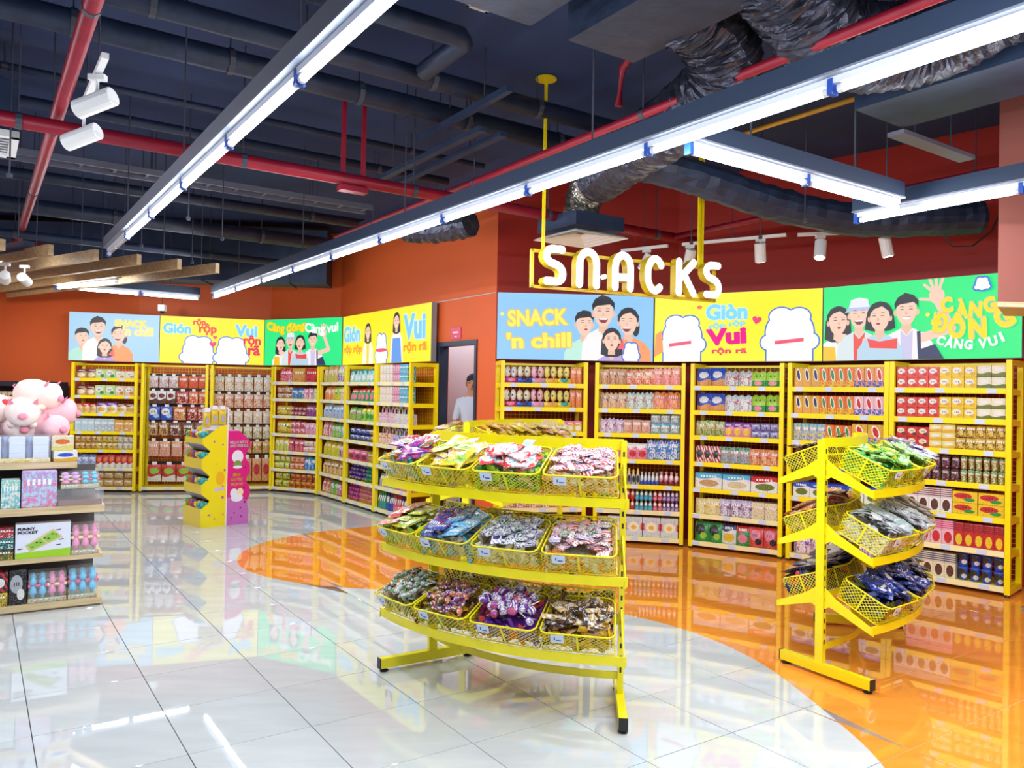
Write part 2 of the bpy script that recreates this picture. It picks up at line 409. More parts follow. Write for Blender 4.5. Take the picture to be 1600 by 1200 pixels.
# the door wall, with the doorway left open
dd = (Vector(K4)-Vector(K3)).normalized()
def onE(t): return (K3[0]+dd.x*t, K3[1]+dd.y*t)
tE = (Vector(K4)-Vector(K3)).length
def tof(x): return (x-K3[0])/dd.x
tD0, tD1, DH = tof(-1.00), tof(-.45), 2.40
wall('wall_door_left', onE(tD0), K3); wall('wall_door_right', K4, onE(tD1)); wall('wall_door_top', onE(tD1), onE(tD0), z0=DH)
REDW = mat('deep_red_wall', (.37, .015, .005), .6, noise=.04, nscale=.8)  # darker and redder than the orange walls
wall('wall_right_front', K5, K4, m=REDW); wall('wall_right_sign', K6, K5, m=REDW); wall('wall_right_middle', K7, K6, m=REDW)
wall('wall_right', K8, K7, m=REDW); wall('wall_right_end', K9, K8, m=REDW)
wall('wall_left', (-11, 12.99), (-11, -3), m=ORANGE)
struct(MB().box(-11.2, 9.2, -4, 16, CZ, CZ+.2).build('ceiling', CEIL))
GREYW = mat('corridor_wall_paint', '#b4aeb4', .7)
# corridor behind the doorway
nE = V(-dd.y, dd.x, 0)     # into the corridor
nE = nE if nE.y > 0 else -nE
c0 = V(*onE(tD0-3.0), 0)+nE*1.5; c1 = V(*onE(tD1+.9), 0)+nE*1.5
wall('wall_corridor', (c1.x, c1.y), (c0.x, c0.y), m=GREYW)
bh = MB(); bc = V(*onE(tD1+.0), 0)+nE*1.27; bh.obox(bc+V(0,0,2.85), V(dd.x, dd.y, 0)*.45, nE*.14, V(0,0,.50)); struct(bh.build('trim_1', GREYW))
# door frame: dark jambs, head, open leaf on the left
DFR = mat('dark_blue_frame', (.020, .032, .062), .4)
df = thing('door_1', None, None); df['kind'] = 'structure'
def jamb(t0, t1, z0, z1, n0, n1, name='door_frame'):
    mb = MB(); P = [V(*onE(t), 0) for t in (t0, t1)]
    q = [P[0]+nE*n0, P[1]+nE*n0, P[1]+nE*n1, P[0]+nE*n1]
    mb.hexa([x+V(0,0,z0) for x in q]+[x+V(0,0,z1) for x in q]); return mb.build(name, DFR, df)
jamb(tD0-.02, tD0+.055, 0, DH, -.02, .12); jamb(tD1-.03, tD1+.02, 0, DH, -.02, .12); jamb(tD0+.055, tD1-.03, DH-.06, DH, -.02, .12)
# small pink sign above the door
sg = thing('door_sign', 'small pink plate with white lettering on the orange wall above the doorway', 'sign', onE(tof(-.735))+(2.50,), atan2(dd.y, dd.x))
MB().box(-.12, .12, -.015, 0, -.075, .075).build('plate', mat('pink_sign', '#d8486e', .4), sg)
# ------------------------------------------------------------------ lettering helpers
_dg = None
def text_polys(s, size=1.0, bold=.03, shear=0.0):
    c = bpy.data.curves.new('t', 'FONT'); c.body = s; c.size = size; c.offset = bold*size; c.shear = shear; c.resolution_u = 3
    o = bpy.data.objects.new('t', c); C.objects.link(o)
    dg = bpy.context.evaluated_depsgraph_get(); me = bpy.data.meshes.new_from_object(o.evaluated_get(dg))
    v = [(p.co.x, p.co.y) for p in me.vertices]; f = [tuple(p.vertices) for p in me.polygons]
    bpy.data.objects.remove(o); bpy.data.curves.remove(c); bpy.data.meshes.remove(me)
    x0 = min(p[0] for p in v); x1 = max(p[0] for p in v); y0 = min(p[1] for p in v); y1 = max(p[1] for p in v)
    return v, f, (x0, x1, y0, y1)
def put_text(mb, s, cx, cy, w=None, h=None, rot=0.0, depth=0.0, bold=.03, k=None, curve=0.0, size=1.0):
    """flat lettering in the x/z plane facing -y, fitted to width w (and height h)"""
    v, f, (x0, x1, y0, y1) = text_polys(s, 1.0, min(bold, .03))
    if bold > .031:      # heavier weights: the outline laid down again a hair to each side
        e = bold-.03; v0, f0 = v, f; v, f = list(v0), list(f0)
        for dx, dy in ((e,0),(-e,0),(0,e),(0,-e),(e*.7,e*.7),(-e*.7,e*.7),(e*.7,-e*.7),(-e*.7,-e*.7)):
            n0 = len(v); v += [(a+dx, b+dy) for a, b in v0]; f += [tuple(i+n0 for i in q) for q in f0]
        x0 -= e; x1 += e; y0 -= e; y1 += e
    sx = (w/(x1-x0)) if w else size; sy = (h/(y1-y0)) if h else sx
    pts = []
    for x, y in v:
        X = (x-(x0+x1)/2)*sx; Y = (y-(y0+y1)/2)*sy
        Y += curve*(X*X)/max((w or 1)*.5, 1e-6)
        pts.append((cx+X*cos(rot)-Y*sin(rot), -depth, cy+X*sin(rot)+Y*cos(rot)))
    mb.add(pts, f, k)

# door sign lettering: too small to read in the photo, so two short white lines
MB().box(-.06, .06, -.017, -.0151, .004, .022).build('lettering', WHT, sg); MB().box(-.025, .025, -.017, -.0151, -.045, -.036).build('lettering', WHT, sg)
# ------------------------------------------------------------------ backlit posters over the shelves
CASE = mat('poster_case_grey', '#8f8f98', .5)
def arc_pts(cx, cz, rx, rz, a0=0, a1=360, n=20):
    return [(cx+rx*cos(radians(a0+(a1-a0)*k/n)), cz+rz*sin(radians(a0+(a1-a0)*k/n))) for k in range(n if abs(a1-a0) == 360 else n+1)]
class Print:
    """flat printed shapes stacked a hair apart on the poster's face; one mesh per printed figure"""
    def __init__(s, W_, H_): s.W = W_; s.H = H_; s.mb = MB(); s.mats = []; s.d = .002
    def k(s, col):
        m = em(col)
        if m not in s.mats: s.mats.append(m)
        return s.mats.index(m)
    def poly(s, pts, col):
        s.d += .00035
        P = []
        n = len(pts)      # cut to the poster
        def cutp(P, f, g):
            R = []
            for i in range(len(P)):
                a, b = P[i-1], P[i]; fa, fb = f(a), f(b)
                if (fa >= 0) != (fb >= 0): t = fa/(fa-fb); R.append((a[0]+(b[0]-a[0])*t, a[1]+(b[1]-a[1])*t))
                if fb >= 0: R.append(b)
            return R
        for f in (lambda p: p[0]-.004, lambda p: s.W-.004-p[0], lambda p: p[1]-.004, lambda p: s.H-.004-p[1]):
            pts = cutp(pts, f, None)
            if len(pts) < 3: return s
        s.mb.add([(x, -s.d, z) for x, z in pts], [tuple(range(len(pts)))], s.k(col)); return s
    def ell(s, cx, cz, rx, rz, col, a0=0, a1=360, n=18, rot=0):
        p = arc_pts(cx, cz, rx, rz, a0, a1, n)
        if rot: p = [(cx+(x-cx)*cos(rot)-(z-cz)*sin(rot), cz+(x-cx)*sin(rot)+(z-cz)*cos(rot)) for x, z in p]
        return s.poly(p, col)
    def stroke(s, pts, w, col):
        for i in range(len(pts)-1):
            a, b = Vector(pts[i]), Vector(pts[i+1]); d = (b-a).normalized(); n = Vector((-d.y, d.x))*w/2
            s.poly([tuple(a+n), tuple(a-n), tuple(b-n), tuple(b+n)], col)
            s.ell(b.x, b.y, w/2, w/2, col, n=10); s.ell(a.x, a.y, w/2, w/2, col, n=10)
        return s
    def text(s, t, cx, cz, w, col, h=None, rot=0, bold=.04, curve=0, edge=None):
        if edge:
            s.d += .0004; put_text(s.mb, t, cx, cz, w*1.03, (h*1.10 if h else None), rot, s.d, bold+.045, s.k(edge), curve)
        s.d += .0004; put_text(s.mb, t, cx, cz, w, h, rot, s.d, bold, s.k(col), curve); return s
    def flush(s, name, root):
        o = s.mb.build(name, s.mats, root); s.mb = MB(); s.mats = []; return o
SK = '#f6cdb6'; SK2 = '#eec0a4'; HAIR = '#1b1d2b'
def face(P, x, z, s, hair='short', skin=SK, mouth='laugh', tilt=0.0, turn=0.0):
    """head of height ~2s centred on x,z"""
    def T(u, w): return (x+(u*cos(tilt)-w*sin(tilt))*s, z+(u*sin(tilt)+w*cos(tilt))*s)
    def E_(u, w, ru, rw, col, a0=0, a1=360, n=16):
        P.poly([T(u+ru*cos(radians(a0+(a1-a0)*k/n)), w+rw*sin(radians(a0+(a1-a0)*k/n))) for k in range(n if a1-a0 == 360 else n+1)], col)
    if hair == 'long': E_(0, -.05, .92, 1.25, HAIR); P.poly([T(-.95,.1), T(-1.02,-1.3), T(-.45,-1.55), T(.5,-1.55), T(1.05,-1.3), T(.95,.1)], HAIR)
    if hair == 'bob': E_(0, .05, .96, 1.12, HAIR); P.poly([T(-.98,.1), T(-1.05,-.85), T(-.5,-1.0), T(.6,-1.0), T(1.1,-.8), T(.98,.1)], HAIR)
    if hair == 'tail': E_(.62, -.35, .3, .75, HAIR); E_(0, .25, .84, .95, HAIR)
    P.poly([T(-.30,-.6), T(-.34,-1.35), T(.34,-1.35), T(.30,-.6)], SK2)
    E_(-.74, -.1, .13, .22, SK2); E_(.74, -.1, .13, .22, SK2)
    P.poly([T(.70*cos(radians(a))*(1 if sin(radians(a)) > 0 else .94), (.92 if sin(radians(a)) > 0 else 1.0)*sin(radians(a))) for a in range(0, 360, 15)], skin)
    if hair in ('short', 'boy', 'quiff'):
        P.poly([T(-.78,.12), T(-.84,.55), T(-.62,.98), T(-.1,1.2 if hair != 'quiff' else 1.3), T(.45,1.12), T(.80,.72), T(.80,.12), T(.70,.42), T(.45,.62), T(.0,.55), T(-.45,.50), T(-.66,.35)], HAIR)
    elif hair == 'bucket':
        P.poly([T(-.80,.42), T(-.62,1.12), T(0,1.28), T(.62,1.12), T(.80,.42)], '#e9edf6'); P.poly([T(-1.08,.16), T(-.80,.55), T(.80,.55), T(1.08,.16), T(.5,.30), T(-.5,.30)], '#b7c4ea')
    else:
        P.poly([T(-.76,-.05), T(-.86,.5), T(-.55,1.0), T(0,1.14), T(.55,1.0), T(.86,.5), T(.76,-.05), T(.62,.42), T(.15,.80), T(-.40,.62), T(-.64,.35)], HAIR)
    for u in (-.30, .30):
        E_(u+turn, .10, .15, .055, '#3a2a2a', 0, 180); P.poly([T(u+turn-.2,.29), T(u+turn+.0,.35), T(u+turn+.2,.29), T(u+turn,.305)], '#2c2020')
    P.poly([T(turn-.03,.05), T(turn+.10,-.22), T(turn-.10,-.22)], '#e6b196')
    if mouth == 'laugh':
        E_(turn, -.40, .33, .34, '#8c2230', 180, 360); P.poly([T(turn-.31,-.40), T(turn+.31,-.40), T(turn+.27,-.50), T(turn-.27,-.50)], '#ffffff')
    elif mouth == 'smile':
        E_(turn, -.42, .28, .18, '#ffffff', 180, 360); P.poly([T(turn-.3,-.39), T(turn+.3,-.39), T(turn+.28,-.425), T(turn-.28,-.425)], '#b5464c')
    else: E_(turn, -.46, .14, .09, '#a83a44')
def body(P, x, z, s, col, col2=None, w=1.55):
    P.poly([(x-.36*s, z-1.2*s), (x-w*.72*s, z-1.62*s), (x-w*1.02*s, z-2.3*s), (x-w*1.12*s, z-6*s), (x+w*1.12*s, z-6*s), (x+w*1.02*s, z-2.3*s), (x+w*.72*s, z-1.62*s), (x+.36*s, z-1.2*s)], col)
    P.poly([(x-.36*s, z-1.2*s), (x, z-1.75*s), (x+.36*s, z-1.2*s)], SK2)
    if col2: P.poly([(x-.42*s, z-1.30*s), (x-.30*s, z-6*s), (x+.30*s, z-6*s), (x+.42*s, z-1.30*s), (x, z-1.8*s)], col2)
def heart(P, x, z, s, col, rot=0.0):
    pts = []
    for k in range(24):
        t = 2*pi*k/24; u = .06*16*sin(t)**3; w = .06*(13*cos(t)-5*cos(2*t)-2*cos(3*t)-cos(4*t))
        pts.append((x+s*(u*cos(rot)-w*sin(rot)), z+s*(u*sin(rot)+w*cos(rot))))
    P.poly(pts, col)
def blob(P, x, z, rx, rz, base=True):     # plain white rounded cloud patch with a blue edge, standing in for the printed mascot
    for g, col in ((.016, '#3a72d8'), (0, '#fbfbff')):
        P.ell(x, z, rx+g, rz+g, col, n=28)
        if base: P.poly([(x-rx*.95-g, 0), (x-rx*.95-g, z*.6), (x+rx*.95+g, z*.6), (x+rx*.95+g, 0)], col)
        P.ell(x-rx*.35, z+rz*.72, rx*.5+g, rz*.42+g, col); P.ell(x+rx*.38, z+rz*.70, rx*.48+g, rz*.40+g, col)
        P.ell(x+rx*.85, z-rz*.45, rx*.36+g, rz*.38+g, col); P.ell(x-rx*.85, z-rz*.5, rx*.36+g, rz*.36+g, col)
PZ0, PZ1 = 2.14, 2.94
def poster(p, q, col, label):
    p, q = Vector(p), Vector(q); d = q-p; w = d.length
    r = thing('lightbox_poster', label, 'poster', (p.x, p.y, PZ0), atan2(d.y, d.x)); H_ = PZ1-PZ0
    MB().box(0, w, .004, .085, 0, H_).build('case', CASE, r)
    MB().box(.003, w-.003, 0, .004, .003, H_-.003).build('lit_face', em(col), r)
    return r, Print(w, H_), w, H_
def family(P, x, s, r, flip=1):
    body(P, x-1.55*s*flip, .62*4.6*s, s, '#b5ead6'); face(P, x-1.55*s*flip, .62*4.6*s, s*.92, 'boy', mouth='eat', turn=.15*flip)
    P.flush('person_print', r)
    body(P, x+.15*s*flip, 4.05*s, s, '#fbf6f2'); face(P, x+.15*s*flip, 4.05*s, s*1.05, 'quiff', turn=.05); P.flush('person_print', r)
    body(P, x+2.45*s*flip, 3.25*s, s, '#ff9c5a'); face(P, x+2.45*s*flip, 3.25*s, s, 'tail', turn=-.12*flip); P.flush('person_print', r)
    body(P, x+.95*s*flip, 1.75*s, s*.9, '#b79ae0'); face(P, x+.95*s*flip, 1.75*s, s*.85, 'long', mouth='eat'); P.poly([(x+1.35*s, .8*s), (x+1.9*s, 1.5*s), (x+2.05*s, .6*s)], '#ff5a68')
    P.flush('person_print', r)
def friends(P, x, s, r, w_, fs, up=0.0):
    """four people side by side at spacing s with faces of half height fs"""
    z = [.40+up, .46+up, .42+up, .47+up]; X = [x, x+1.95*s, x+3.75*s, x+5.9*s]
    body(P, X[0], z[0], fs, '#f4f6f8'); P.poly([(X[0]-1.3*fs, 0), (X[0]-1.2*fs, .16), (X[0]-.2*fs, .15), (X[0]-.1*fs, 0)], '#ffc414'); face(P, X[0], z[0], fs, 'long', mouth='eat', turn=.1); P.ell(X[0]+.3*fs, z[0]-1.25*fs, .55*fs, .34*fs, SK); P.flush('person_print', r)
    body(P, X[3], z[3], fs, '#f6f0f4', '#cfc8ea', 1.7)
    hx, hz, q = X[3]+1.75*fs, z[3]+.95*fs, fs*.85
    P.stroke([(X[3]+1.1*fs, z[3]-1.9*fs), (X[3]+2.9*fs, z[3]-1.35*fs)], .75*q, SK); P.stroke([(X[3]+2.9*fs, z[3]-1.35*fs), (hx+.35*q, hz-.5*q)], .60*q, SK)
    P.ell(hx+.25*q, hz, .60*q, .66*q, SK)
    for du, dw in ((-.95,.95),(-.55,1.4),(-.05,1.5),(.45,1.35)): P.stroke([(hx+.25*q+du*.35*q, hz+.4*q), (hx+.25*q+du*q, hz+dw*q)], .24*q, SK)
    P.stroke([(hx-.1*q, hz-.3*q), (hx-1.0*q, hz-.2*q)], .24*q, SK)
    P.poly([(X[3]+.7*fs, z[3]-1.45*fs), (X[3]+.95*fs, z[3]-1.45*fs), (X[3]+1.0*fs, z[3]-2.7*fs), (X[3]+1.9*fs, z[3]-2.4*fs), (X[3]+2.5*fs, 0), (X[3]+.8*fs, 0)], '#25305a'); face(P, X[3], z[3], fs, 'quiff', mouth='smile'); P.flush('person_print', r)
    body(P, X[1], z[1], fs, '#d9e6ea', '#ee4b42'); face(P, X[1], z[1], fs, 'bucket'); P.stroke([(X[1]+.2*fs, 0), (X[1]+.45*fs, z[1]-1.9*fs)], .36*fs, SK); P.flush('person_print', r)
    body(P, X[2], z[2], fs, '#b9d6ea'); P.poly([(X[2]-.9*fs, z[2]-1.5*fs), (X[2], z[2]-1.75*fs), (X[2]+1.25*fs, z[2]-1.55*fs), (X[2]+1.2*fs, z[2]-2.3*fs), (X[2]-.7*fs, z[2]-2.2*fs)], '#f0453e'); face(P, X[2], z[2], fs, 'bob', mouth='eat', turn=-.1); P.flush('person_print', r)

# --- far wall, left to right
r, P, w, h = poster((-7.28,12.95), (-5.975,13.36), '#a9d4f2', 'small sky blue lit poster of a laughing family on the far wall')
family(P, w*.30, .138, r)
P.text('SNACK', w*.68, h*.80, w*.36, '#fff07a', edge='#ffe9b0'); P.text("'n chill", w*.76, h*.64, w*.34, '#fff2a0', edge='#ffe9b0'); P.flush('lettering', r)
r, P, w, h = poster((-5.97,13.362), (-4.355,13.85), '#fff000', 'small yellow lit poster with white cloud shapes on the far wall')
blob(P, w*.36, .22, .24, .22); P.flush('cloud_print', r); blob(P, w*.68, .22, .24, .22); P.flush('cloud_print', r); heart(P, w*.50, .34, .06, '#f0287e'); heart(P, w*.52, .46, .035, '#f0287e'); P.flush('heart_print', r)
P.text('Gión', w*.16, h*.74, w*.26, '#7fd6ff', edge='#d8f2ff'); P.text('rộp', w*.37, h*.88, w*.12, '#f05a5a'); P.text('rộp', w*.45, h*.74, w*.17, '#f05a5a')
P.text('Vui', w*.82, h*.74, w*.22, '#7fd6ff', edge='#d8f2ff'); P.text('rộn', w*.88, h*.52, w*.17, '#ee3a66'); P.text('rã', w*.90, h*.32, w*.12, '#ee3a66'); P.flush('lettering', r)
r, P, w, h = poster((-4.35,13.852), (-2.82,13.04), '#0cf088', 'small green lit poster of four snacking friends on the far wall')
friends(P, w*.22, .125, r, w, .118, -.04)
P.text('Càng đông', w*.30, h*.78, w*.50, '#ffe22e', edge='#c8b400', curve=.12); P.text('Càng vui', w*.76, h*.74, w*.42, '#ffffff', curve=.10); P.flush('lettering', r)
r, P, w, h = poster((-2.80,13.02), (-1.10,10.62), '#fff200', 'yellow lit poster of two women on the angled wall left of the doorway')
body(P, w*.33, .50, .115, '#fff6e2', '#ffd84a'); face(P, w*.33, .50, .115, 'long', mouth='smile'); P.flush('person_print', r)
body(P, w*.66, .60, .115, '#f6f2f4'); P.poly([(w*.61, 0), (w*.62, .36), (w*.70, .36), (w*.72, 0)], '#5f9cf0'); face(P, w*.66, .60, .115, 'long', mouth='smile'); P.flush('person_print', r)
blob(P, w*.50, .22, .17, .20); P.flush('cloud_print', r); P.ell(w*.50, .20, .20, .028, '#f0486e'); P.flush('band_print', r)
P.text('Gión', w*.135, h*.62, w*.21, '#7fd0f8', edge='#c9ecff', h=.26); P.text('rộp rộp', w*.15, h*.30, w*.24, '#f59a3a', h=.16); P.text('Vui', w*.85, h*.62, w*.22, '#7fd0f8', edge='#c9ecff', h=.36); P.text('rộn rã', w*.86, h*.26, w*.23, '#f59a3a', h=.17); P.flush('lettering', r)
# --- wall to the right of the doorway
r, P, w, h = poster((-.19,9.46), (1.70,9.56), '#8fcaf6', 'large sky blue lit poster of a laughing family past the doorway')
s = .150; x = w*.50
body(P, w*.555, .44, s, '#bfeede'); face(P, w*.555, .44, s*.93, 'boy', mouth='eat', turn=.14); P.stroke([(w*.61, .06), (w*.575, .30)], .07, SK); P.flush('person_print', r)
body(P, w*.675, .58, s*1.05, '#f8f4f4'); face(P, w*.675, .58, s*1.12, 'quiff'); P.flush('person_print', r)
body(P, w*.845, .47, s, '#ff9e62', None, 1.7); face(P, w*.835, .47, s*1.02, 'tail', turn=-.12); P.flush('person_print', r)
body(P, w*.73, .25, s*.95, '#bda2e6'); face(P, w*.73, .25, s*.86, 'long', mouth='eat'); P.poly([(w*.765, .14), (w*.80, .26), (w*.82, .16)], '#ff5a68'); P.flush('person_print', r)
blob(P, w*.855, .11, .085, .10); P.flush('cloud_print', r)
P.text('SNACK', w*.255, h*.63, w*.38, '#fff36a', h=.20, edge='#f2c65a', rot=.05); P.text("'n chill", w*.265, h*.29, w*.41, '#fff36a', h=.19, edge='#f2c65a', rot=.04); P.ell(w*.03, h*.67, .022, .022, '#fff36a'); P.flush('lettering', r)
r, P, w, h = poster((1.71,9.555), (3.365,8.59), '#fff400', 'large yellow lit poster with two white cloud shapes and a pink heart')
for bx, bz, rx, rz in ((w*.18, .30, .235, .22), (w*.82, .33, .255, .235)): blob(P, bx, bz, rx, rz); P.flush('cloud_print', r)
P.poly([(w*.10, .18), (w*.10, .22), (w*.24, .25), (w*.24, .21)], '#f04a6a'); P.poly([(w*.74, .19), (w*.74, .23), (w*.90, .26), (w*.90, .22)], '#f04a6a'); P.poly([(.005, .06), (.02, .33), (.10, .38), (.12, .12)], '#f59a4a'); P.flush('cloud_print', r)
heart(P, w*.635, .47, .055, '#f0287e', -.2); P.ell(w*.29, .64, .03, .022, '#f0605a'); P.flush('heart_print', r)
P.text('Giòn', w*.455, h*.72, w*.25, '#86dcff', h=.185, edge='#c8f0ff'); P.text('rộp rộp', w*.46, h*.53, w*.22, '#86dcff', h=.085, rot=.1); P.text('Vui', w*.455, h*.365, w*.245, '#f2128e', h=.20, bold=.06, rot=.06); P.text('rộn rã', w*.475, h*.15, w*.21, '#f0406e', h=.085); P.flush('lettering', r)
r, P, w, h = poster((3.37,8.585), (4.66,7.23), '#08ee7e', 'large green lit poster of four snacking friends above the end unit')
friends(P, .165, .119, r, w, .142, .02)
for ch, u, v_, rt in (('C', .665, .655, .12), ('À', .735, .60, .05), ('N', .80, .58, -.05), ('G', .865, .625, .3)): P.text(ch, w*u, h*v_, w*.060, '#ffe53a', h=.15 if ch != 'À' else .19, rot=rt, edge='#d8c49a', bold=.05)
for ch, u, v_, rt in (('Đ', .632, .445, -.1), ('Ô', .715, .40, -.05), ('N', .81, .36, .05), ('G', .925, .47, .5)): P.text(ch, w*u, h*v_, w*.082, '#ffe53a', h=.20 if ch != 'Ô' else .25, rot=rt, edge='#d8c49a', bold=.05)
for ch, u, v_, rt in (('C', .64, .225, -.35), ('À', .682, .21, -.25), ('N', .724, .18, -.15), ('G', .77, .165, -.05), ('V', .835, .175, .1), ('U', .88, .20, .25), ('I', .918, .245, .4)): P.text(ch, w*u, h*v_, w*(.040 if ch != 'I' else .014), '#ffffff', h=.095 if ch != 'À' else .12, rot=rt, bold=.05)
P.ell(w*.575, h*.55, .02, .02, '#ffe53a'); P.flush('lettering', r)
blob(P, w*.83, .70, .055, .055, False); P.flush('cloud_print', r)
# ------------------------------------------------------------------ product meshes, all 1 x 1 x 1, standing on z = 0, front towards -y
def m_box():
    b = .03; mb = MB(); x = .5
    def ring(i, z): return [(-x+i, -x+i*.6, z), (x-i, -x+i*.6, z), (x-i, x-i*.6, z), (-x+i, x-i*.6, z)]
    rs = [ring(b, 0), ring(0, b), ring(0, 1-b), ring(b, 1)]; vs = [p for r in rs for p in r]; fs = [(3,2,1,0), (12,13,14,15)]
    for i in range(3):
        for k in range(4): a, c = i*4+k, i*4+(k+1) % 4; fs.append((a, c, c+4, a+4))
    return mb.add(vs, fs)
def m_bag(gus=False, ears=False, tabs=False):
    nx, nz = 9, 9; mb = MB(); vs = []; fs = []
    for side in (-1, 1):
        for j in range(nz+1):
            for i in range(nx+1):
                u, w = i/nx, j/nz
                prof = (min(1, (1-w)*3.0)**.7 if gus else min(1, min(w, 1-w)*4.2)**.7)
                if gus: prof = min(1, (1-w)*2.2)**.8
                y = side*.5*prof*(sin(pi*min(max(u, .03), .97))**.45)
                x = (u-.5)*(1-.08*sin(pi*w)*(0 if gus else 1)); z = w
                if j == nz: z = 1+(.018 if i % 2 else -.018)
                if j == 0 and not gus: z = (.018 if i % 2 else -.0)
                if ears and w > .55:
                    z = .55+(w-.55)*(1+.28*(abs(sin(2*pi*u))-.6))
                vs.append((x, y, z))
    n = (nx+1)*(nz+1)
    for sgn in (0, 1):
        for j in range(nz):
            for i in range(nx):
                a = sgn*n+j*(nx+1)+i; q = (a, a+1, a+nx+2, a+nx+1); fs.append(q if sgn == 0 else q[::-1])
    for j in range(nz):
        for i in (0, nx):
            a = j*(nx+1)+i; q = (a, a+n, a+n+nx+1, a+nx+1); fs.append(q if i == 0 else q[::-1])
    for i in range(nx):
        a = i; fs.append((a, a+n, a+n+1, a+1)); a = nz*(nx+1)+i; fs.append((a+1, a+n+1, a+n, a))
    return mb.add(vs, fs)
def m_bottle():
    return MB().lathe([(.40,0),(.48,.03),(.48,.28),(.44,.34),(.48,.40),(.48,.58),(.36,.70),(.20,.77),(.20,.80),(.26,.81),(.26,.96),(.22,1)], 10)
def m_cup(): return MB().lathe([(.36,0),(.40,.04),(.48,.80),(.50,.82),(.50,.88),(.42,.93),(.25,1)], 10)
def m_hbox():
    mb = m_box(); mb.v = [(x, y, z*.62) for x, y, z in mb.v]
    pts = [(-.36, 0, .60), (-.34, 0, .85), (-.18, 0, .97), (0, 0, 1.0), (.18, 0, .97), (.34, 0, .85), (.36, 0, .60)]
    for i in range(6): mb.bar(pts[i], pts[i+1], .10, .16, (0, 1, 0))
    return mb
def m_tray():   # character lollipops standing in a card tray
    mb = MB().box(-.5, .5, -.5, .5, 0, .30)
    for x in (-.26, .24): mb.ball((x, -.1, .66), .24, .28, .33, 8, 6); mb.box(x-.04, x+.04, -.14, -.06, .28, .4)
    return mb
PROTO = {}
for nm, b, sm in (('box', m_box(), 0), ('bag', m_bag(), 1), ('sbag', m_bag(True), 1), ('ears', m_bag(True, True), 1), ('bottle', m_bottle(), 1), ('cup', m_cup(), 1), ('hbox', m_hbox(), 0), ('tray', m_tray(), 1)):
    PROTO[nm] = (b, sm)
NAMES = dict(box='snack_box', bag='snack_bag', sbag='snack_pouch', ears='animal_pouch', bottle='drink_bottle', cup='snack_cup', hbox='gift_box', tray='sweet_tray', hang='hanging_packet')
CATS = dict(box='box', bag='bag', sbag='pouch', ears='pouch', bottle='bottle', cup='cup', hbox='gift box', tray='tray', hang='packet')
# a hanging packet: pouch with a white header tab above
hb = m_bag(); hb.v = [(x, y, z*.86) for x, y, z in hb.v]; PROTO['hang'] = (hb, 1)
_me = {}
def pmesh(kind, cols, style):
    key = kind+cols+style
    if key not in _me:
        b, sm = PROTO[kind]; _me[key] = b.mesh(NAMES[kind], pack(cols, style), sm)
    return _me[key]
TAB = MB().box(-.18, .18, -.04, .04, .84, 1.0).mesh('header_card', mat('header_card', '#e8e6ea', .5))

# ------------------------------------------------------------------ the shelf unit: posts, beams, seven shelves, wire back
UW, UD, UH = 1.04, .42, 2.11
SZ = [1.85, 1.57, 1.285, .985, .69, .395, .085]
post_me = MB().box(0, .045, 0, .045, .025, UH).mesh('post', YEL)
slot = MB()
for i in range(30): slot.box(.018, .027, -.0015, .0, .15+i*.065, .172+i*.065)
foot_me = MB().lathe([(.022,0),(.024,.008),(.014,.025)], 8).mesh('foot', BLK)
shelf_mb = MB().box(.045, UW-.045, .02, UD-.02, -.022, 0).box(.01, .045, .02, UD-.02, -.055, -.005).box(UW-.045, UW-.01, .02, UD-.02, -.055, -.005)
shelf_me = shelf_mb.mesh('shelf', YEL)
rail_y = MB().box(.043, UW-.043, 0, .02, -.045, .006).mesh('price_rail', YEL)
rail_w = MB().box(.043, UW-.043, 0, .02, -.045, .006).mesh('price_rail', RAILW)
tagp_me = MB().box(-.04, .04, -.004, 0, -.042, .0).mesh('price_tag', TAG)
beam_me = MB().box(.0, .045, .045, UD-.045, -.05, 0).mesh('side_beam', YEL); back_me = MB().box(.045, UW-.045, UD-.03, UD-.005, UH-.04, UH-.012).mesh('rear_rail', YEL)
wb = MB()
for i in range(1, 21): wb.box(i*UW/21-.0014, i*UW/21+.0014, UD-.02, UD-.015, .08, UH-.03)
for i in range(42): wb.box(.03, UW-.03, UD-.015, UD-.011, .09+i*.0478, .0928+i*.0478)
wire_me = wb.mesh('wire_back', YEL)
pegbar_me = MB().box(.04, UW-.04, UD-.05, UD-.03, -.02, .02).mesh('peg_bar', BLK)
ORD = ['top', 'second', 'third', 'fourth', 'fifth', 'sixth', 'bottom']
def unit(label, p, ang, rail='yw', pegs=None):
    u = thing('shelf_unit', label, 'shelf unit', (p[0], p[1], 0), radians(ang), 'yellow wire-backed shelf units along the walls')
    for x in (0, UW-.045):
        for y in (0, UD-.045):
            o = link('post', post_me, u); o.location = (x, y, 0)
            f = link('foot', foot_me, o); f.location = (.0225, .0225, 0)
            
    link('rear_rail', back_me, u)
    for x in (0, UW-.045):
        for z in (UH, .075): link('side_beam', beam_me, u).location = (x, 0, z)
    w = link('wire_back', wire_me, u); w['kind'] = 'stuff'
    for k, z in enumerate(SZ):
        if pegs and k < 6: continue
        s = link('shelf', shelf_me, u); s.location = (0, 0, z)
        rl = link('price_rail', rail_w if rail[0] == 'w' or k >= 5 else rail_y, s)
        r_ = random.Random(k*13+int(p[0]*50))
        for t in range(3):
            g = link('price_tag', tagp_me, s); g.location = (.12+.36*t+r_.uniform(-.05, .05), 0, 0)
    if pegs:
        for z in pegs: b = link('peg_bar', pegbar_me, u); b.location = (0, 0, z)
    return u
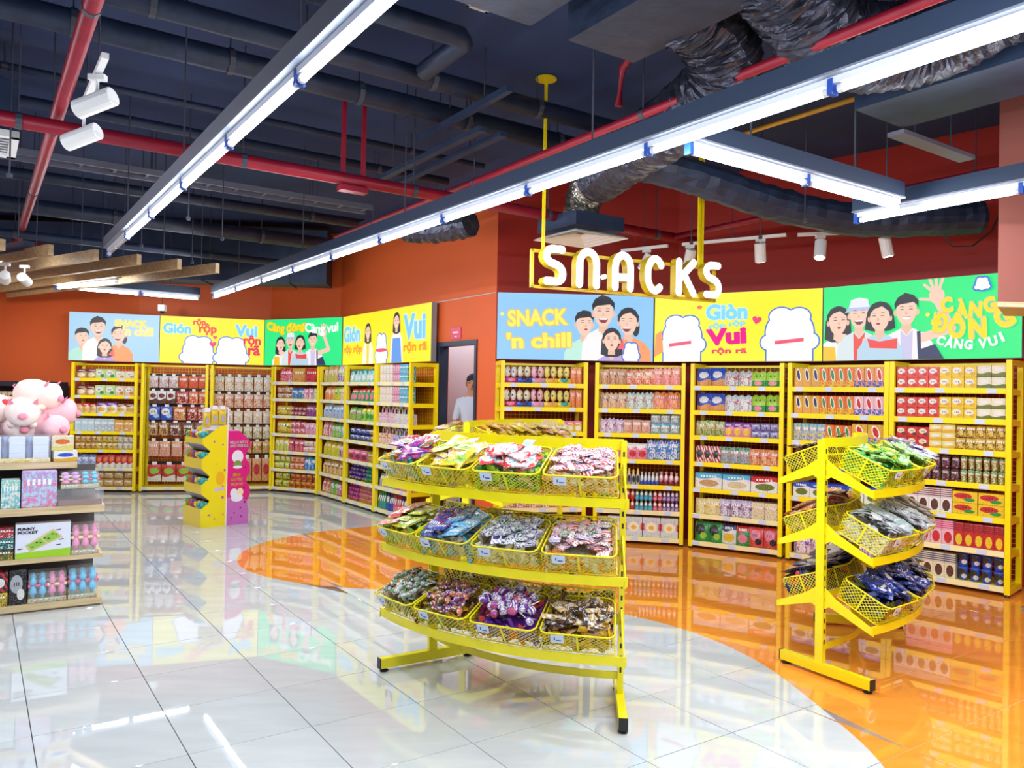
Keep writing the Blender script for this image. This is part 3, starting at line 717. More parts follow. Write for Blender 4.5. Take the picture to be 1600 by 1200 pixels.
def wpt(u_, x, y, z):
    c, s = cos(u_.rotation_euler.z), sin(u_.rotation_euler.z); l = u_.location
    return (l.x+x*c-y*s, l.y+x*s+y*c, l.z+z)
def stock(u, where, rows):
    """rows: one list per shelf of (width share, kind, colours, print, across, stacked, height share, words)"""
    for k, row in enumerate(rows):
        z0 = SZ[k]; clear_ = (SZ[k-1]-.035-z0) if k else .245
        x = .055; avail = UW-.11; tot = sum(e[0] for e in row); sc_ = avail/max(tot, 1.0)
        for e in row:
            f, kind, cols, style, n, st, hf, words = e
            if kind == '': x += f*sc_; continue
            gw = f*sc_; w = gw/n; H = clear_*hf; h = H/st
            dp = min(max(w*.8, .07), .20) if kind not in ('bottle', 'cup') else w*.9
            if kind == 'box': dp = min(max(w, .12), .26)
            lab = f"{words}, {ORD[k]} shelf, {where}"
            for j in range(st):
                for i in range(n):
                    o = link(NAMES[kind], pmesh(kind, cols, style)); r_ = random.Random(hash((round(x, 3), k, i, j, words)) if 0 else int(x*1000)+k*97+i*31+j*7)
                    jit = 0 if kind == 'box' else r_.uniform(-.012, .012)
                    o.location = wpt(u, x+w*(i+.5), .028+dp/2+.012+j*(0 if kind == 'box' else .012)+max(jit, -.01), z0+.0006+h*j)
                    o.rotation_euler = (0, 0, u.rotation_euler.z+(0 if kind in ('box',) else r_.uniform(-.07, .07)))
                    o.scale = (w*(.965 if kind == 'box' else .95 if kind in ('bottle', 'cup') else 1.0), dp, h*(.985 if kind == 'box' else r_.uniform(.93, 1.0)))
                    tag(o, lab, CATS[kind], (words+' pieces on the '+ORD[k]+' shelf of the '+where) if n*st > 1 else None)
            x += gw
def hangrows(u, where, rows):
    for k, (ztop, zbot, row) in enumerate(rows):
        tot = sum(e[0] for e in row); x = .05
        for f, cols, style, n, words in row:
            w = (UW-.10)*f/tot/n
            for i in range(n):
                if words:
                    o = link('hanging_packet', pmesh('hang', cols, style)); r_ = random.Random(k*51+i*7+int(f*100))
                    o.location = wpt(u, x+w*(i+.5), UD-.13-r_.uniform(0, .05), zbot); o.rotation_euler = (0, 0, u.rotation_euler.z+r_.uniform(-.12, .12))
                    o.scale = (w*.93, .05, ztop-zbot)
                    h = link('header_card', TAB, o)
                    tag(o, f"{words}, {ORD[k] if k < 5 else 'lowest'} peg row, {where}", 'packet', (f"{words} packets on the {ORD[k] if k < 5 else 'lowest'} peg row of the {where}") if n > 1 else None)
            x += w*n

uA = unit('yellow shelf unit under the small sky blue poster, farthest from the doorway', (-7.15,12.82), 4.5)
uB = unit('yellow peg unit next to the unit under the small blue poster', (-6.055,12.91), 10.6, pegs=[1.93,1.69,1.43,1.17,.84,.46])
uC = unit('yellow peg unit behind the pink cardboard board', (-5.0,13.11), 17.0, pegs=[1.93,1.66,1.40,1.12,.86,.60])
uD = unit('yellow corner shelf unit under the small green poster', (-4.085,13.40), -26.4, 'w')
e0 = V(-3.14,12.905,0); eu = V(cos(radians(-54.6)), sin(radians(-54.6)), 0)
uE = [unit(lb, tuple((e0+eu*(i*1.043))[:2]), -54.6, 'w') for i, lb in enumerate(['first yellow bay of the angled wall, beside the corner unit', 'middle yellow bay of the angled wall', 'yellow bay of the angled wall beside the doorway'])]
uF = unit('yellow shelf unit just right of the doorway, half hidden by a basket rack', (-.129,9.15), 10.0)
uG = unit('yellow shelf unit under the white SNACKS letters, with drinks and orange bags', (.979,9.315), -12.0)
uH = unit('yellow shelf unit with frog bags under the large yellow poster', (2.047,9.066), -32.15)
uI = unit('yellow shelf unit behind the basket rack on the orange floor', (2.955,8.475), -45.2)
uJ = unit('yellow end shelf unit under the large green poster, with blue canisters below', (3.693,7.735), -45.5)

stock(uA, 'unit under small blue poster', [
 [(.33,'sbag','TUE','top',2,1,.66,'maroon and tan cookie pouch'),(.34,'box','lWG','logo',2,1,.64,'lime green biscuit box'),(.33,'box','EWT','logo',2,1,.52,'cream biscuit box')],
 [(.33,'sbag','TUE','top',2,1,.72,'maroon and tan cookie pouch'),(.34,'box','lWG','logo',2,1,.70,'lime green biscuit box'),(.33,'box','tWO','logo',2,1,.68,'peach biscuit box')],
 [(.34,'sbag','tRA','top',3,1,.66,'red and tan snack pouch'),(.34,'sbag','WVA','top',2,1,.75,'purple and white snack pouch'),(.32,'sbag','EUA','top',2,1,.70,'maroon and cream snack pouch')],
 [(.33,'box','ccW','photo',3,1,.80,'ice blue carton'),(.34,'box','cSW','photo',3,1,.80,'pale blue carton'),(.33,'box','AoW','photo',2,1,.74,'gold and orange carton')],
 [(.36,'bag','ATD','photo',4,2,.90,'brown and gold cracker bag'),(.36,'bag','yAD','photo',4,2,.90,'yellow cracker bag'),(.28,'bag','SEA','photo',3,2,.88,'silver and cream cracker bag')],
 [(.36,'sbag','BcW','photo',3,1,.86,'blue snack pouch'),(.64,'sbag','RWO','band',6,1,.86,'red snack pouch')],
 [(1,'bag','TAE','photo',6,2,.92,'golden brown cracker bag')]])
stock(uD, 'corner unit under small green poster', [
 [(.12,'','','',1,1,1,''),(.29,'box','RPW','photo',1,1,.95,'red gift carton'),(.29,'box','ATR','photo',1,1,.95,'gold gift carton'),(.30,'box','RrN','photo',1,1,.95,'scarlet gift carton')],
 [(.38,'bag','OWG','photo',2,2,.82,'orange and white snack bag'),(.28,'sbag','BQW','photo',2,1,.78,'blue snack pouch'),(.2,'sbag','PWM','photo',2,1,.76,'pink snack pouch'),(.14,'sbag','lEG','photo',1,1,.78,'pale green snack pouch')],
 [(.36,'bag','YyX','photo',1,1,.70,'big lemon yellow bag'),(.36,'cup','PUW','band',4,2,.6,'pink and maroon snack cup'),(.28,'sbag','UVP','photo',3,1,.78,'dark maroon snack pouch')],
 [(.36,'bag','YyX','photo',1,1,.78,'big lemon yellow bag'),(.34,'bag','PRW','photo',3,2,.80,'pink and red snack bag'),(.30,'sbag','pPV','photo',3,1,.76,'pale pink snack pouch')],
 [(.34,'sbag','YLW','photo',3,1,.86,'lime and yellow snack pouch'),(.34,'sbag','RPU','photo',3,1,.84,'crimson snack pouch'),(.32,'bag','EpP','photo',3,2,.74,'cream and pink snack bag')],
 [(.36,'bag','LYE','photo',3,2,.86,'lime snack bag'),(.34,'bag','OtR','photo',3,2,.86,'orange snack bag'),(.30,'sbag','CBW','photo',2,1,.86,'sky blue snack pouch')],
 [(.36,'bag','YLX','photo',2,2,.9,'lemon yellow snack bag'),(.64,'cup','AOR','top',5,2,.9,'orange and red snack cup')]])
stock(uE[0], 'angled bay beside corner unit', [
 [(.55,'sbag','oLE','photo',4,1,1.1,'tall tan and green pouch'),(.45,'sbag','EVL','photo',3,1,1.1,'tall cream and violet pouch')],
 [(.45,'sbag','oOE','photo',3,1,.92,'tall orange pouch'),(.30,'sbag','LYG','photo',2,1,.92,'tall lime pouch'),(.25,'sbag','Eto','photo',2,1,.92,'tall cream pouch')],
 [(1,'sbag','cSB','photo',6,1,.92,'tall pale blue pouch')],
 [(.35,'sbag','RWP','photo',3,1,.88,'red and white pouch'),(.40,'sbag','GLW','photo',3,1,.88,'bright green pouch'),(.25,'sbag','cQW','photo',2,1,.88,'pale teal pouch')],
 [(.7,'sbag','YLA','photo',4,1,.88,'yellow and lime pouch'),(.3,'sbag','vUW','photo',2,1,.84,'mauve pouch')],
 [(1,'sbag','AtD','photo',6,1,.86,'gold and brown pouch')],
 [(.33,'sbag','RWO','photo',2,1,.86,'red and white pouch'),(.34,'sbag','GLW','photo',2,1,.82,'green pouch'),(.33,'sbag','UPW','photo',2,1,.80,'maroon and pink pouch')]])
stock(uE[1], 'middle angled bay', [
 [(1,'sbag','qQW','top',7,1,.80,'mint green pouch')],
 [(1,'sbag','GRP','top',7,1,.80,'green and red pouch')],
 [(.45,'sbag','GLP','photo',4,1,.80,'leaf green pouch'),(.55,'sbag','LYG','top',4,1,.78,'lime pouch with yellow top')],
 [(.75,'bag','NBS','photo',4,2,.72,'navy blue snack bag'),(.25,'bag','AXT','photo',2,2,.72,'olive gold snack bag')],
 [(.72,'box','MPD','top',3,1,.60,'magenta topped tray'),(.28,'box','XAM','photo',1,1,.62,'olive tray')],
 [(.60,'cup','VNS','band',5,4,.94,'small purple cup'),(.40,'cup','QGL','band',3,4,.94,'small teal cup')],
 [(.38,'cup','MVP','band',4,4,.94,'small magenta cup'),(.62,'cup','PTo','band',5,4,.94,'small rose and tan cup')]])
stock(uE[2], 'angled bay beside doorway', [
 [(.42,'box','EWp','photo',4,2,1.0,'white and cream milk box'),(.22,'box','MWP','photo',3,2,1.0,'magenta milk box'),(.26,'box','CQW','photo',3,2,1.0,'turquoise milk box')],
 [(.42,'box','EWp','photo',4,2,.98,'white and cream milk box'),(.22,'box','MWP','photo',3,2,.98,'magenta milk box'),(.26,'box','CQW','photo',3,2,.98,'turquoise milk box')],
 [(.55,'hbox','WPv','photo',4,1,.94,'white and pink gift box with a handle'),(.42,'hbox','sEv','photo',3,1,.94,'white and grey gift box with a handle')],
 [(.45,'hbox','WOt','photo',3,1,.94,'white and orange gift box with a handle'),(.52,'hbox','WBc','photo',4,1,.92,'white and blue gift box with a handle')],
 [(1,'sbag','SvK','photo',5,1,.72,'silver and mauve pouch')],
 [(.6,'sbag','SvK','photo',4,1,.72,'silver and mauve pouch'),(.4,'box','PMv','photo',3,1,.4,'pink and mauve carton')],
 [(.26,'bottle','GQW','band',4,1,.90,'green drink bottle'),(.25,'bottle','NBW','band',4,1,.90,'blue drink bottle'),(.24,'bottle','RPW','band',4,1,.90,'red drink bottle'),(.25,'bottle','NKW','band',4,1,.90,'navy drink bottle')]])
stock(uF, 'unit just past the doorway', [
 [(.16,'tray','WMP','char',1,1,.86,'pink and white sweet tray'),(.18,'tray','EBN','char',1,1,.86,'blue and cream sweet tray'),(.17,'tray','pvP','char',1,1,.86,'pale pink sweet tray'),(.17,'tray','yYo','char',1,1,.86,'yellow and peach sweet tray'),(.17,'tray','yYQ','char',1,1,.86,'lemon sweet tray'),(.15,'sbag','oOr','photo',2,1,.86,'orange snack pouch')],
 [(.16,'tray','WMP','char',1,1,.92,'pink and white sweet tray'),(.18,'tray','EBN','char',1,1,.92,'blue and cream sweet tray'),(.17,'tray','pvP','char',1,1,.92,'pale pink sweet tray'),(.17,'tray','yYo','char',1,1,.92,'yellow and peach sweet tray'),(.17,'tray','yYQ','char',1,1,.92,'lemon sweet tray'),(.15,'sbag','oOr','photo',2,1,.92,'orange snack pouch')],
 [(.26,'cup','Hpr','photo',3,1,.5,'peach sweet jar'),(.08,'','','',1,1,1,''),(.30,'box','vUS','photo',1,1,.55,'mauve carton'),(.06,'','','',1,1,1,''),(.30,'box','YPW','top',3,1,.52,'yellow and pink striped tub')],
 [(.5,'sbag','PRW','photo',4,1,.7,'pink snack pouch'),(.5,'box','WPM','logo',3,1,.7,'white and pink carton')],
 [(.5,'box','OWR','photo',4,1,.7,'orange carton'),(.5,'sbag','YOW','photo',4,1,.75,'yellow snack pouch')],
 [(1,'sbag','rWP','photo',6,1,.8,'red and white pouch')],
 [(1,'box','TOW','photo',5,1,.8,'tan carton')]])
stock(uG, 'unit under the SNACKS letters', [
 [(.32,'sbag','HTU','photo',3,1,.80,'peach and maroon gift pouch'),(.35,'sbag','HrE','photo',3,1,.80,'peach gift pouch'),(.33,'ears','HPr','photo',3,1,.88,'pink and peach gift pouch')],
 [(.34,'ears','tHU','photo',3,1,.80,'tan and maroon gift pouch'),(.33,'ears','qWr','photo',3,1,.80,'mint and white gift pouch'),(.33,'ears','OHP','photo',2,1,.88,'large orange gift pouch')],
 [(.30,'ears','vWR','photo',3,1,.68,'mauve and white pouch'),(.34,'bag','tPH','photo',3,1,.66,'tan and pink bag'),(.36,'bag','CWA','photo',3,2,.96,'sky blue snack bag')],
 [(.60,'sbag','PWR','top',5,1,.74,'pink and red pouch'),(.40,'sbag','BWC','photo',3,1,.94,'blue and white pouch')],
 [(.30,'bottle','SRO','top',6,1,.72,'red capped bottle'),(.22,'bottle','SYK','top',4,1,.72,'yellow capped bottle'),(.23,'bottle','cBW','band',5,1,.58,'slim blue and white bottle'),(.25,'bottle','PUW','band',4,1,.62,'maroon capped bottle')],
 [(.22,'bottle','LGW','band',4,2,.92,'small lime drink bottle'),(.24,'bottle','rRW','band',4,2,.92,'small red drink bottle'),(.22,'bottle','QCW','band',4,2,.92,'small teal drink bottle'),(.12,'bottle','RPW','band',2,2,.92,'small crimson drink bottle'),(.20,'bottle','VvW','band',4,2,.92,'small purple drink bottle')],
 [(.12,'box','WRA','photo',1,1,.8,'white and red carton'),(.88,'box','sRW','egg',4,1,.84,'grey snack carton with an egg picture')]])
stock(uH, 'unit with the frog bags', [
 [(.34,'sbag','BoW','band',2,1,.88,'bright blue pouch'),(.33,'ears','SWr','photo',2,1,.72,'silver elephant shaped pouch'),(.33,'ears','LGP','char',2,1,.72,'green frog shaped pouch')],
 [(.34,'sbag','BoW','band',2,1,.88,'bright blue pouch'),(.33,'ears','cWr','photo',2,1,.76,'pale blue elephant shaped pouch'),(.33,'ears','LGP','char',2,1,.80,'green frog shaped pouch')],
 [(.35,'sbag','lXO','photo',3,1,.72,'pale lime pouch'),(.32,'sbag','PVY','top',3,1,.70,'pink pouch with a purple top'),(.33,'bag','vBS','photo',3,2,.66,'mauve and blue bag')],
 [(.30,'sbag','RWK','stripe',3,1,.70,'red and white striped pouch'),(.36,'sbag','GvP','photo',3,1,.72,'green and mauve pouch'),(.34,'sbag','OtR','photo',3,1,.70,'orange snack pouch')],
 [(.34,'box','WCT','top',1,1,.68,'white carton with a blue lid by the post'),(.34,'box','WCt','top',1,1,.68,'middle white carton with a blue lid'),(.32,'box','WRX','top',1,1,.68,'white carton with a red lid')],
 [(.30,'sbag','yEA','photo',2,1,.72,'pale yellow pouch'),(.40,'sbag','vWU','photo',3,1,.76,'lilac pouch'),(.30,'box','EtT','photo',2,1,.72,'cream and tan carton')],
 [(.34,'sbag','GKL','logo',2,1,.86,'green pouch'),(.17,'sbag','WNY','top',1,1,.84,'white and navy pouch'),(.16,'sbag','GRP','top',1,1,.80,'green and red pouch'),(.33,'sbag','rPK','logo',2,1,.82,'pink and red pouch')]])
stock(uI, 'unit behind the orange floor rack', [
 [(.30,'box','ANo','oval',3,1,.86,'tan carton with a dark oval'),(.38,'box','OGY','oval',4,1,.86,'orange carton with a green oval'),(.32,'box','oRB','oval',3,1,.86,'blue and orange carton with a red oval')],
 [(.30,'box','ANo','oval',3,1,.80,'tan carton with a dark oval'),(.38,'box','OGY','oval',4,1,.80,'orange carton with a green oval'),(.32,'box','pRB','oval',3,1,.80,'blue and pink carton with a red oval')],
 [(.37,'box','CYM','photo',4,1,.74,'sky blue and yellow carton'),(.29,'box','OGY','oval',3,1,.72,'orange carton with a green oval'),(.34,'box','ARB','oval',2,1,.80,'gold and red carton')],
 [(.5,'sbag','TOU','photo',4,1,.6,'tan snack pouch'),(.5,'sbag','NBW','photo',4,1,.6,'navy snack pouch')],
 [(1,'box','WBX','top',5,1,.62,'white carton with a blue lid')],
 [(1,'sbag','OTR','photo',6,1,.7,'orange and tan pouch')],
 [(1,'sbag','pWV','photo',5,1,.84,'pale pink dotted pouch')]])
stock(uJ, 'end unit under large green poster', [
 [(.41,'box','rWR','logo',4,2,.84,'red and white wafer box'),(.34,'box','YWA','logo',3,2,.86,'yellow wafer box'),(.25,'box','EXW','band',2,2,.88,'olive and cream wafer box')],
 [(.41,'box','rWR','logo',4,2,.80,'red and white wafer box'),(.34,'box','YWA','logo',3,2,.82,'yellow wafer box'),(.25,'box','EXW','band',2,2,.80,'olive and cream wafer box')],
 [(.32,'box','RED','logo',3,2,.78,'red chocolate cake box'),(.24,'box','yAW','band',2,3,.92,'pale yellow cake box'),(.44,'bag','AyD','photo',5,2,.92,'gold cake bag')],
 [(.16,'box','EtO','photo',2,1,.85,'cream carton'),(.44,'cup','KUv','photo',5,2,.92,'black and plum jelly cup'),(.40,'cup','GEO','photo',6,2,.92,'green and cream jelly cup')],
 [(.54,'box','WUD','ridge',5,1,.86,'white and brown cookie carton'),(.46,'box','YRG','logo',2,2,.82,'yellow carton with a red oval')],
 [(.12,'box','TDW','photo',1,1,.7,'tan carton'),(.44,'box','pMR','ridge',4,1,.86,'pink cookie carton'),(.44,'box','RUY','ridge',5,1,.84,'scarlet cookie carton')],
 [(.16,'box','lGL','ridge',2,1,.80,'lime cookie carton'),(.42,'box','END','ridge',4,1,.82,'cream and navy cookie carton'),(.42,'cup','BKW','logo',4,2,.94,'royal blue canister')]])
hangrows(uB, 'peg unit beside the yellow cardboard display', [
 (1.95,1.72,[(.5,'WSr','photo',3,'white packet'),(.5,'OrR','photo',3,'orange and red packet')]),
 (1.70,1.45,[(.46,'WDU','band',3,'white and brown packet'),(.22,'RUE','photo',1,'wide dark red packet'),(.32,'OrE','photo',2,'bright orange packet')]),
 (1.44,1.18,[(.42,'BWc','logo',2,'blue and white packet'),(.23,'RAE','photo',1,'wide red and gold packet'),(.35,'RUE','photo',2,'crimson packet')]),
 (1.17,.92,[(.36,'TDA','photo',2,'tan and brown packet'),(.64,'DUE','photo',3,'dark brown packet')]),
 (.87,.57,[(1,'HTP','photo',5,'peach pink packet')]),
 (.48,.15,[(1,'RWL','band',4,'large red packet with lime seal')])])
hangrows(uC, 'peg unit behind the pink board', [
 (1.97,1.68,[(1,'EWo','photo',6,'cream packet')]), (1.67,1.40,[(1,'HEr','photo',6,'peach packet')]), (1.38,1.13,[(1,'EHW','photo',6,'cream and peach packet')]),
 (1.11,.87,[(1,'tEX','photo',6,'tan packet')]), (.86,.62,[(1,'YPX','photo',6,'yellow and pink floral packet')]), (.60,.15,[(1,'oTR','stripe',6,'tall tan and red striped packet')])])
# small LED price tags are on the shelves; bottom shelves of the two peg units hold nothing but a few flat packs
# ------------------------------------------------------------------ curved basket racks on a ring under the sign
RR, HALF = 1.46, radians(26.4); OFF = RR*cos(HALF)
def pol(r, ph, z=0.0): return V(r*sin(ph), r*cos(ph)-OFF, z)
TIER = [1.31, .91, .505]; SLO, SLI = radians(22.1), radians(19.8)
NB = 12
def band(r, z0, z1, th, ph=HALF, n=NB):      # curved flat bar standing on edge
    mb = MB(); vs = []; fs = []
    for k in range(n+1):
        p = -ph+2*ph*k/n
        vs += [pol(r, p, z0), pol(r+th, p, z0), pol(r+th, p, z1), pol(r, p, z1)]
    for k in range(n):
        for q in range(4): a, b = k*4+q, k*4+(q+1) % 4; fs.append((a, b, b+4, a+4))
    fs += [(3,2,1,0), tuple(n*4+q for q in range(4))]
    return mb.add(vs, fs)
def radial(ph, r0, r1, z0, z1, w):            # straight bar pointing at the ring's centre
    t = V(cos(ph), -sin(ph), 0)*w/2; mb = MB()
    a, b = pol(r0, ph), pol(r1, ph)
    return mb.hexa([a-t+V(0,0,z0), b-t+V(0,0,z0), b+t+V(0,0,z0), a+t+V(0,0,z0), a-t+V(0,0,z1), b-t+V(0,0,z1), b+t+V(0,0,z1), a+t+V(0,0,z1)])
def bracket(ph, zt, out=1):
    t = V(cos(ph), -sin(ph), 0)*.004; r0 = RR+.03*out; r1 = RR+.365*out if out > 0 else RR-.325
    za = zt+.045; zb = zt-.115; ze = (zt-.128, zt-.168) if out > 0 else (zt-.108, zt-.146)
    rm = RR+.11*out
    P = [(r0, za), (rm, zt-.01), (r1, ze[0]), (r1, ze[1]), (rm+.02*out, zt-.085), (r0+.035*out, zb+.05), (r0, zb+.03)]
    mb = MB(); return mb.prism(P, lambda r, z: pol(r, ph, z)-t, lambda r, z: pol(r, ph, z)+t)
RK = {}
for sx in (-1, 1):
    ph = HALF*sx
    RK['upright', sx] = radial(ph, RR-.028, RR+.028, .03, 1.475, .032).mesh('upright', YELD)
    sm = MB()
    for i in range(19):
        for rr_ in (RR+.0285,):
            q = radial(ph, rr_, rr_+.001, .20+i*.066, .228+i*.066, .010); sm.add(q.v, q.f)
    RK['slots', sx] = sm.mesh('slot_strip', BLK)
    RK['base', sx] = radial(ph, RR-.29, RR+.36, .022, .082, .045).mesh('base_bar', YELD)
    RK['cap', sx] = (radial(ph, RR+.36, RR+.366, .020, .084, .048).mesh('end_cap', BLK), radial(ph, RR-.296, RR-.29, .020, .084, .048).mesh('end_cap', BLK))
    RK['foot', sx] = [MB().lathe([(.026,0),(.028,.008),(.012,.014),(.012,.022)], 10, pol(r, ph)).mesh('levelling_foot', BLK) for r in (RR+.33, RR-.26)]
    for k, zt in enumerate(TIER):
        for s_ in (1, -1): RK['br', sx, k, s_] = bracket(ph, zt, s_).mesh('bracket', YELD)
RK['stretch'] = band(RR-.006, .155, .195, .012).mesh('stretcher', YELD)
tr = band(RR-.004, 1.425, 1.485, .008); RK['top'] = tr.mesh('top_rail', YELD)
RK['top2'] = band(RR-.004, 1.375, 1.385, .006).mesh('top_rail', YELD)
for k, zt in enumerate(TIER):
    RK['lip', k, 1] = band(RR+.352, zt-.160, zt-.112, .010, HALF+.006).mesh('front_lip', YELD)
    RK['lip', k, -1] = band(RR-.335, zt-.146, zt-.108, .010, HALF+.006).mesh('front_lip', YELD)
    RK['rear', k] = band(RR-.010, zt-.02, zt+.008, .020).mesh('rear_beam', YELD)

# baskets: expanded metal on a wire frame; local y runs down the slope
def diamonds(mb, a, b, c, d, nu, nv, w=.0034):   # corners a,b (bottom) c,d (top)
    a, b, c, d = map(Vector, (a, b, c, d))
    def P(u, v): return (a*(1-u)+b*u)*(1-v)+(d*(1-u)+c*u)*v
    n = (b-a).cross(d-a).normalized(); pts = {}
    for j in range(nv):
        for i in range(nu+1):
            if (i+j) % 2: continue
            for di in (-1, 1):
                if 0 <= i+di <= nu:
                    p, q = P(i/nu, j/nv), P((i+di)/nu, (j+1)/nv); t = (q-p).cross(n).normalized()*w*.5
                    mb.add([p-t, q-t, q+t, p+t], [(0,1,2,3)])
BW = {}
for key, (wr, wf, L, hr, hf, fl) in {'o': (.326, .384, .285, .135, .135, .035), 'i': (.408, .330, .265, .135, .135, .02)}.items():
    A = [(-wr/2, 0, .004), (wr/2, 0, .004), (wf/2, L, .004), (-wf/2, L, .004)]; T_ = [(-wr/2-.002, -.004, hr), (wr/2+.002, -.004, hr), (wf/2+.004, L+fl, hf), (-wf/2-.004, L+fl, hf)]
    mb = MB()
    diamonds(mb, A[0], A[1], T_[1], T_[0], 26, 12); diamonds(mb, A[1], A[2], T_[2], T_[1], 22, 12); diamonds(mb, A[2], A[3], T_[3], T_[2], 28, 12); diamonds(mb, A[3], A[0], T_[0], T_[3], 22, 12)
    diamonds(mb, A[0], A[1], A[2], A[3], 14, 14)
    rim = MB()
    def rr_loop(Q, r, cr=.035):
        pts = []
        for i in range(4):
            p, q, s = Vector(Q[i-1]), Vector(Q[i]), Vector(Q[(i+1) % 4])
            u, v = (p-q).normalized()*cr, (s-q).normalized()*cr
            pts += [q+u, q+u*.35+v*.35, q+v]
        rim.tube(pts+[pts[0]], r, 6, False)
    rr_loop(T_, .0052); rr_loop(A, .0035, .01)
    st = MB()
    def strap(p, q, n):
        st.bar(p, q, .010, .003, n)
    mid = lambda p, q: (Vector(p)+Vector(q))/2
    strap(mid(A[2], A[3]), mid(T_[2], T_[3])+V(0,.002,0), (0,1,0)); strap(mid(A[0], A[1]), mid(T_[0], T_[1]), (0,1,0))
    strap(mid(A[1], A[2]), mid(T_[1], T_[2]), (1,0,0)); strap(mid(A[3], A[0]), mid(T_[3], T_[0]), (1,0,0))
    BW[key] = (mb.mesh('wire_mesh', YELD), rim.mesh('rim', YELD, True), st.mesh('strap', YELD), wr, wf, L, hf, fl)
card = MB().box(-.034, .034, -.001, .001, -.046, 0); CARD = card.mesh('price_tag', TAG)
cardp = MB().box(-.022, .004, .001, .0016, -.034, -.028).box(.010, .016, .001, .0016, -.030, -.014); CARDP = cardp.mesh('price_print', mat('ink', '#2a3a6a', .5))

# sweets
def m_flat():
    b = m_bag(); mb = MB(); return mb.add([(x, z-.5, y) for x, y, z in b.v], [f[::-1] for f in b.f])
def m_twist():
    mb = MB().ball((0,0,0), .30, .5, .5, 8, 6)
    for s_ in (-1, 1):
        mb.lathe([(.06,0),(.10,.04),(.34,.20),(.36,.24)], 8)
        n = 32; seg = mb.v[-n:]; mb.v[-n:] = [(s_*(.24+z), x, y*.45) for x, y, z in seg]
    return mb
def m_lolly():
    mb = MB().ball((0, .28, 0), .26, .22, .26, 9, 6); mb.k = 1; mb.ball((0, .10, 0), .20, .12, .20, 8, 4); mb.k = 2
    mb.bar((0, -.6, 0), (0, .1, 0), .045, .045); return mb
def m_ring():
    mb = MB(); pts = [(.36*cos(2*pi*k/14), .36*sin(2*pi*k/14), 0) for k in range(15)]; mb.tube(pts, .13, 6, False); return mb
FL = dict(flat=m_flat(), sachet=m_flat(), pack=m_flat(), stick=m_flat(), twist=m_twist(), lolly=m_lolly(), ring=m_ring())
FLN = dict(sachet=('sweet_sachet', 'sachet'), pack=('biscuit_pack', 'pack'), stick=('biscuit_stick', 'biscuit'), flat=('snack_packet', 'packet'), twist=('wrapped_sweet', 'sweet'), lolly=('lollipop', 'lollipop'), ring=('biscuit_ring', 'biscuit'))
_fm = {}
STICK = mat('paper_stick', '#f0ece4', .5)
def sweet_mesh(t, cols, style):
    k = t+cols+style
    if k not in _fm:
        m = pack(cols, style, True, .25)
        _fm[k] = FL[t].mesh(FLN[t][0], [m, pack(cols[1]+cols[1]+cols[2], 'plain', True), STICK] if t == 'lolly' else m, True)
    return _fm[k]
def pile(key, mats, rnd, dens=150, top=.112):
    wr, wf, L, hf, fl = BW[key][3:]; mb = MB()
    for i in range(dens):
        y = rnd.uniform(.02, L-.005); w = wr+(wf-wr)*y/L; x = rnd.uniform(-.5, .5)*(w-.035); h = top+.03*sin(pi*y/L)
        if i < dens*.45:      # against the walls
            side = rnd.randrange(3)
            if side == 0: y = L-.012
            elif side == 1: x = w/2-.016
            else: x = -w/2+.016
        z = rnd.uniform(.016, h)
        R = Matrix.Rotation(rnd.uniform(0, 2*pi), 3, 'Z') @ Matrix.Rotation(rnd.uniform(-.7, .7), 3, 'X')
        a, b, c = .028*rnd.uniform(.8, 1.2), .017, .009
        if y > L-.02: R = Matrix.Rotation(rnd.uniform(-.5, .5), 3, 'Z') @ Matrix.Rotation(pi/2, 3, 'X') @ Matrix.Rotation(rnd.uniform(0, pi), 3, 'Z')
        if abs(x) > w/2-.02: R = Matrix.Rotation(pi/2+rnd.uniform(-.3,.3), 3, 'Y') @ Matrix.Rotation(rnd.uniform(0, pi), 3, 'Z')
        vs = [V(x, y, z)+R @ V(*p) for p in ((a,b,0),(a,-b,0),(-a,-b,0),(-a,b,0),(0,0,c),(0,0,-c))]
        mb.k = rnd.randrange(len(mats))
        mb.add(vs, [(0,1,4),(1,2,4),(2,3,4),(3,0,4),(1,0,5),(2,1,5),(3,2,5),(0,3,5)])
    # a bed under the heap so nothing shows through
    mb.k = 0; mb.hexa([(-wr/2+.03,.02,.012),(wr/2-.03,.02,.012),(wf/2-.035,L-.03,.012),(-wf/2+.035,L-.03,.012),(-wr/2+.03,.02,top*.8),(wr/2-.03,.02,top*.8),(wf/2-.035,L-.03,top*.8),(-wf/2+.035,L-.03,top*.8)])
    return mb
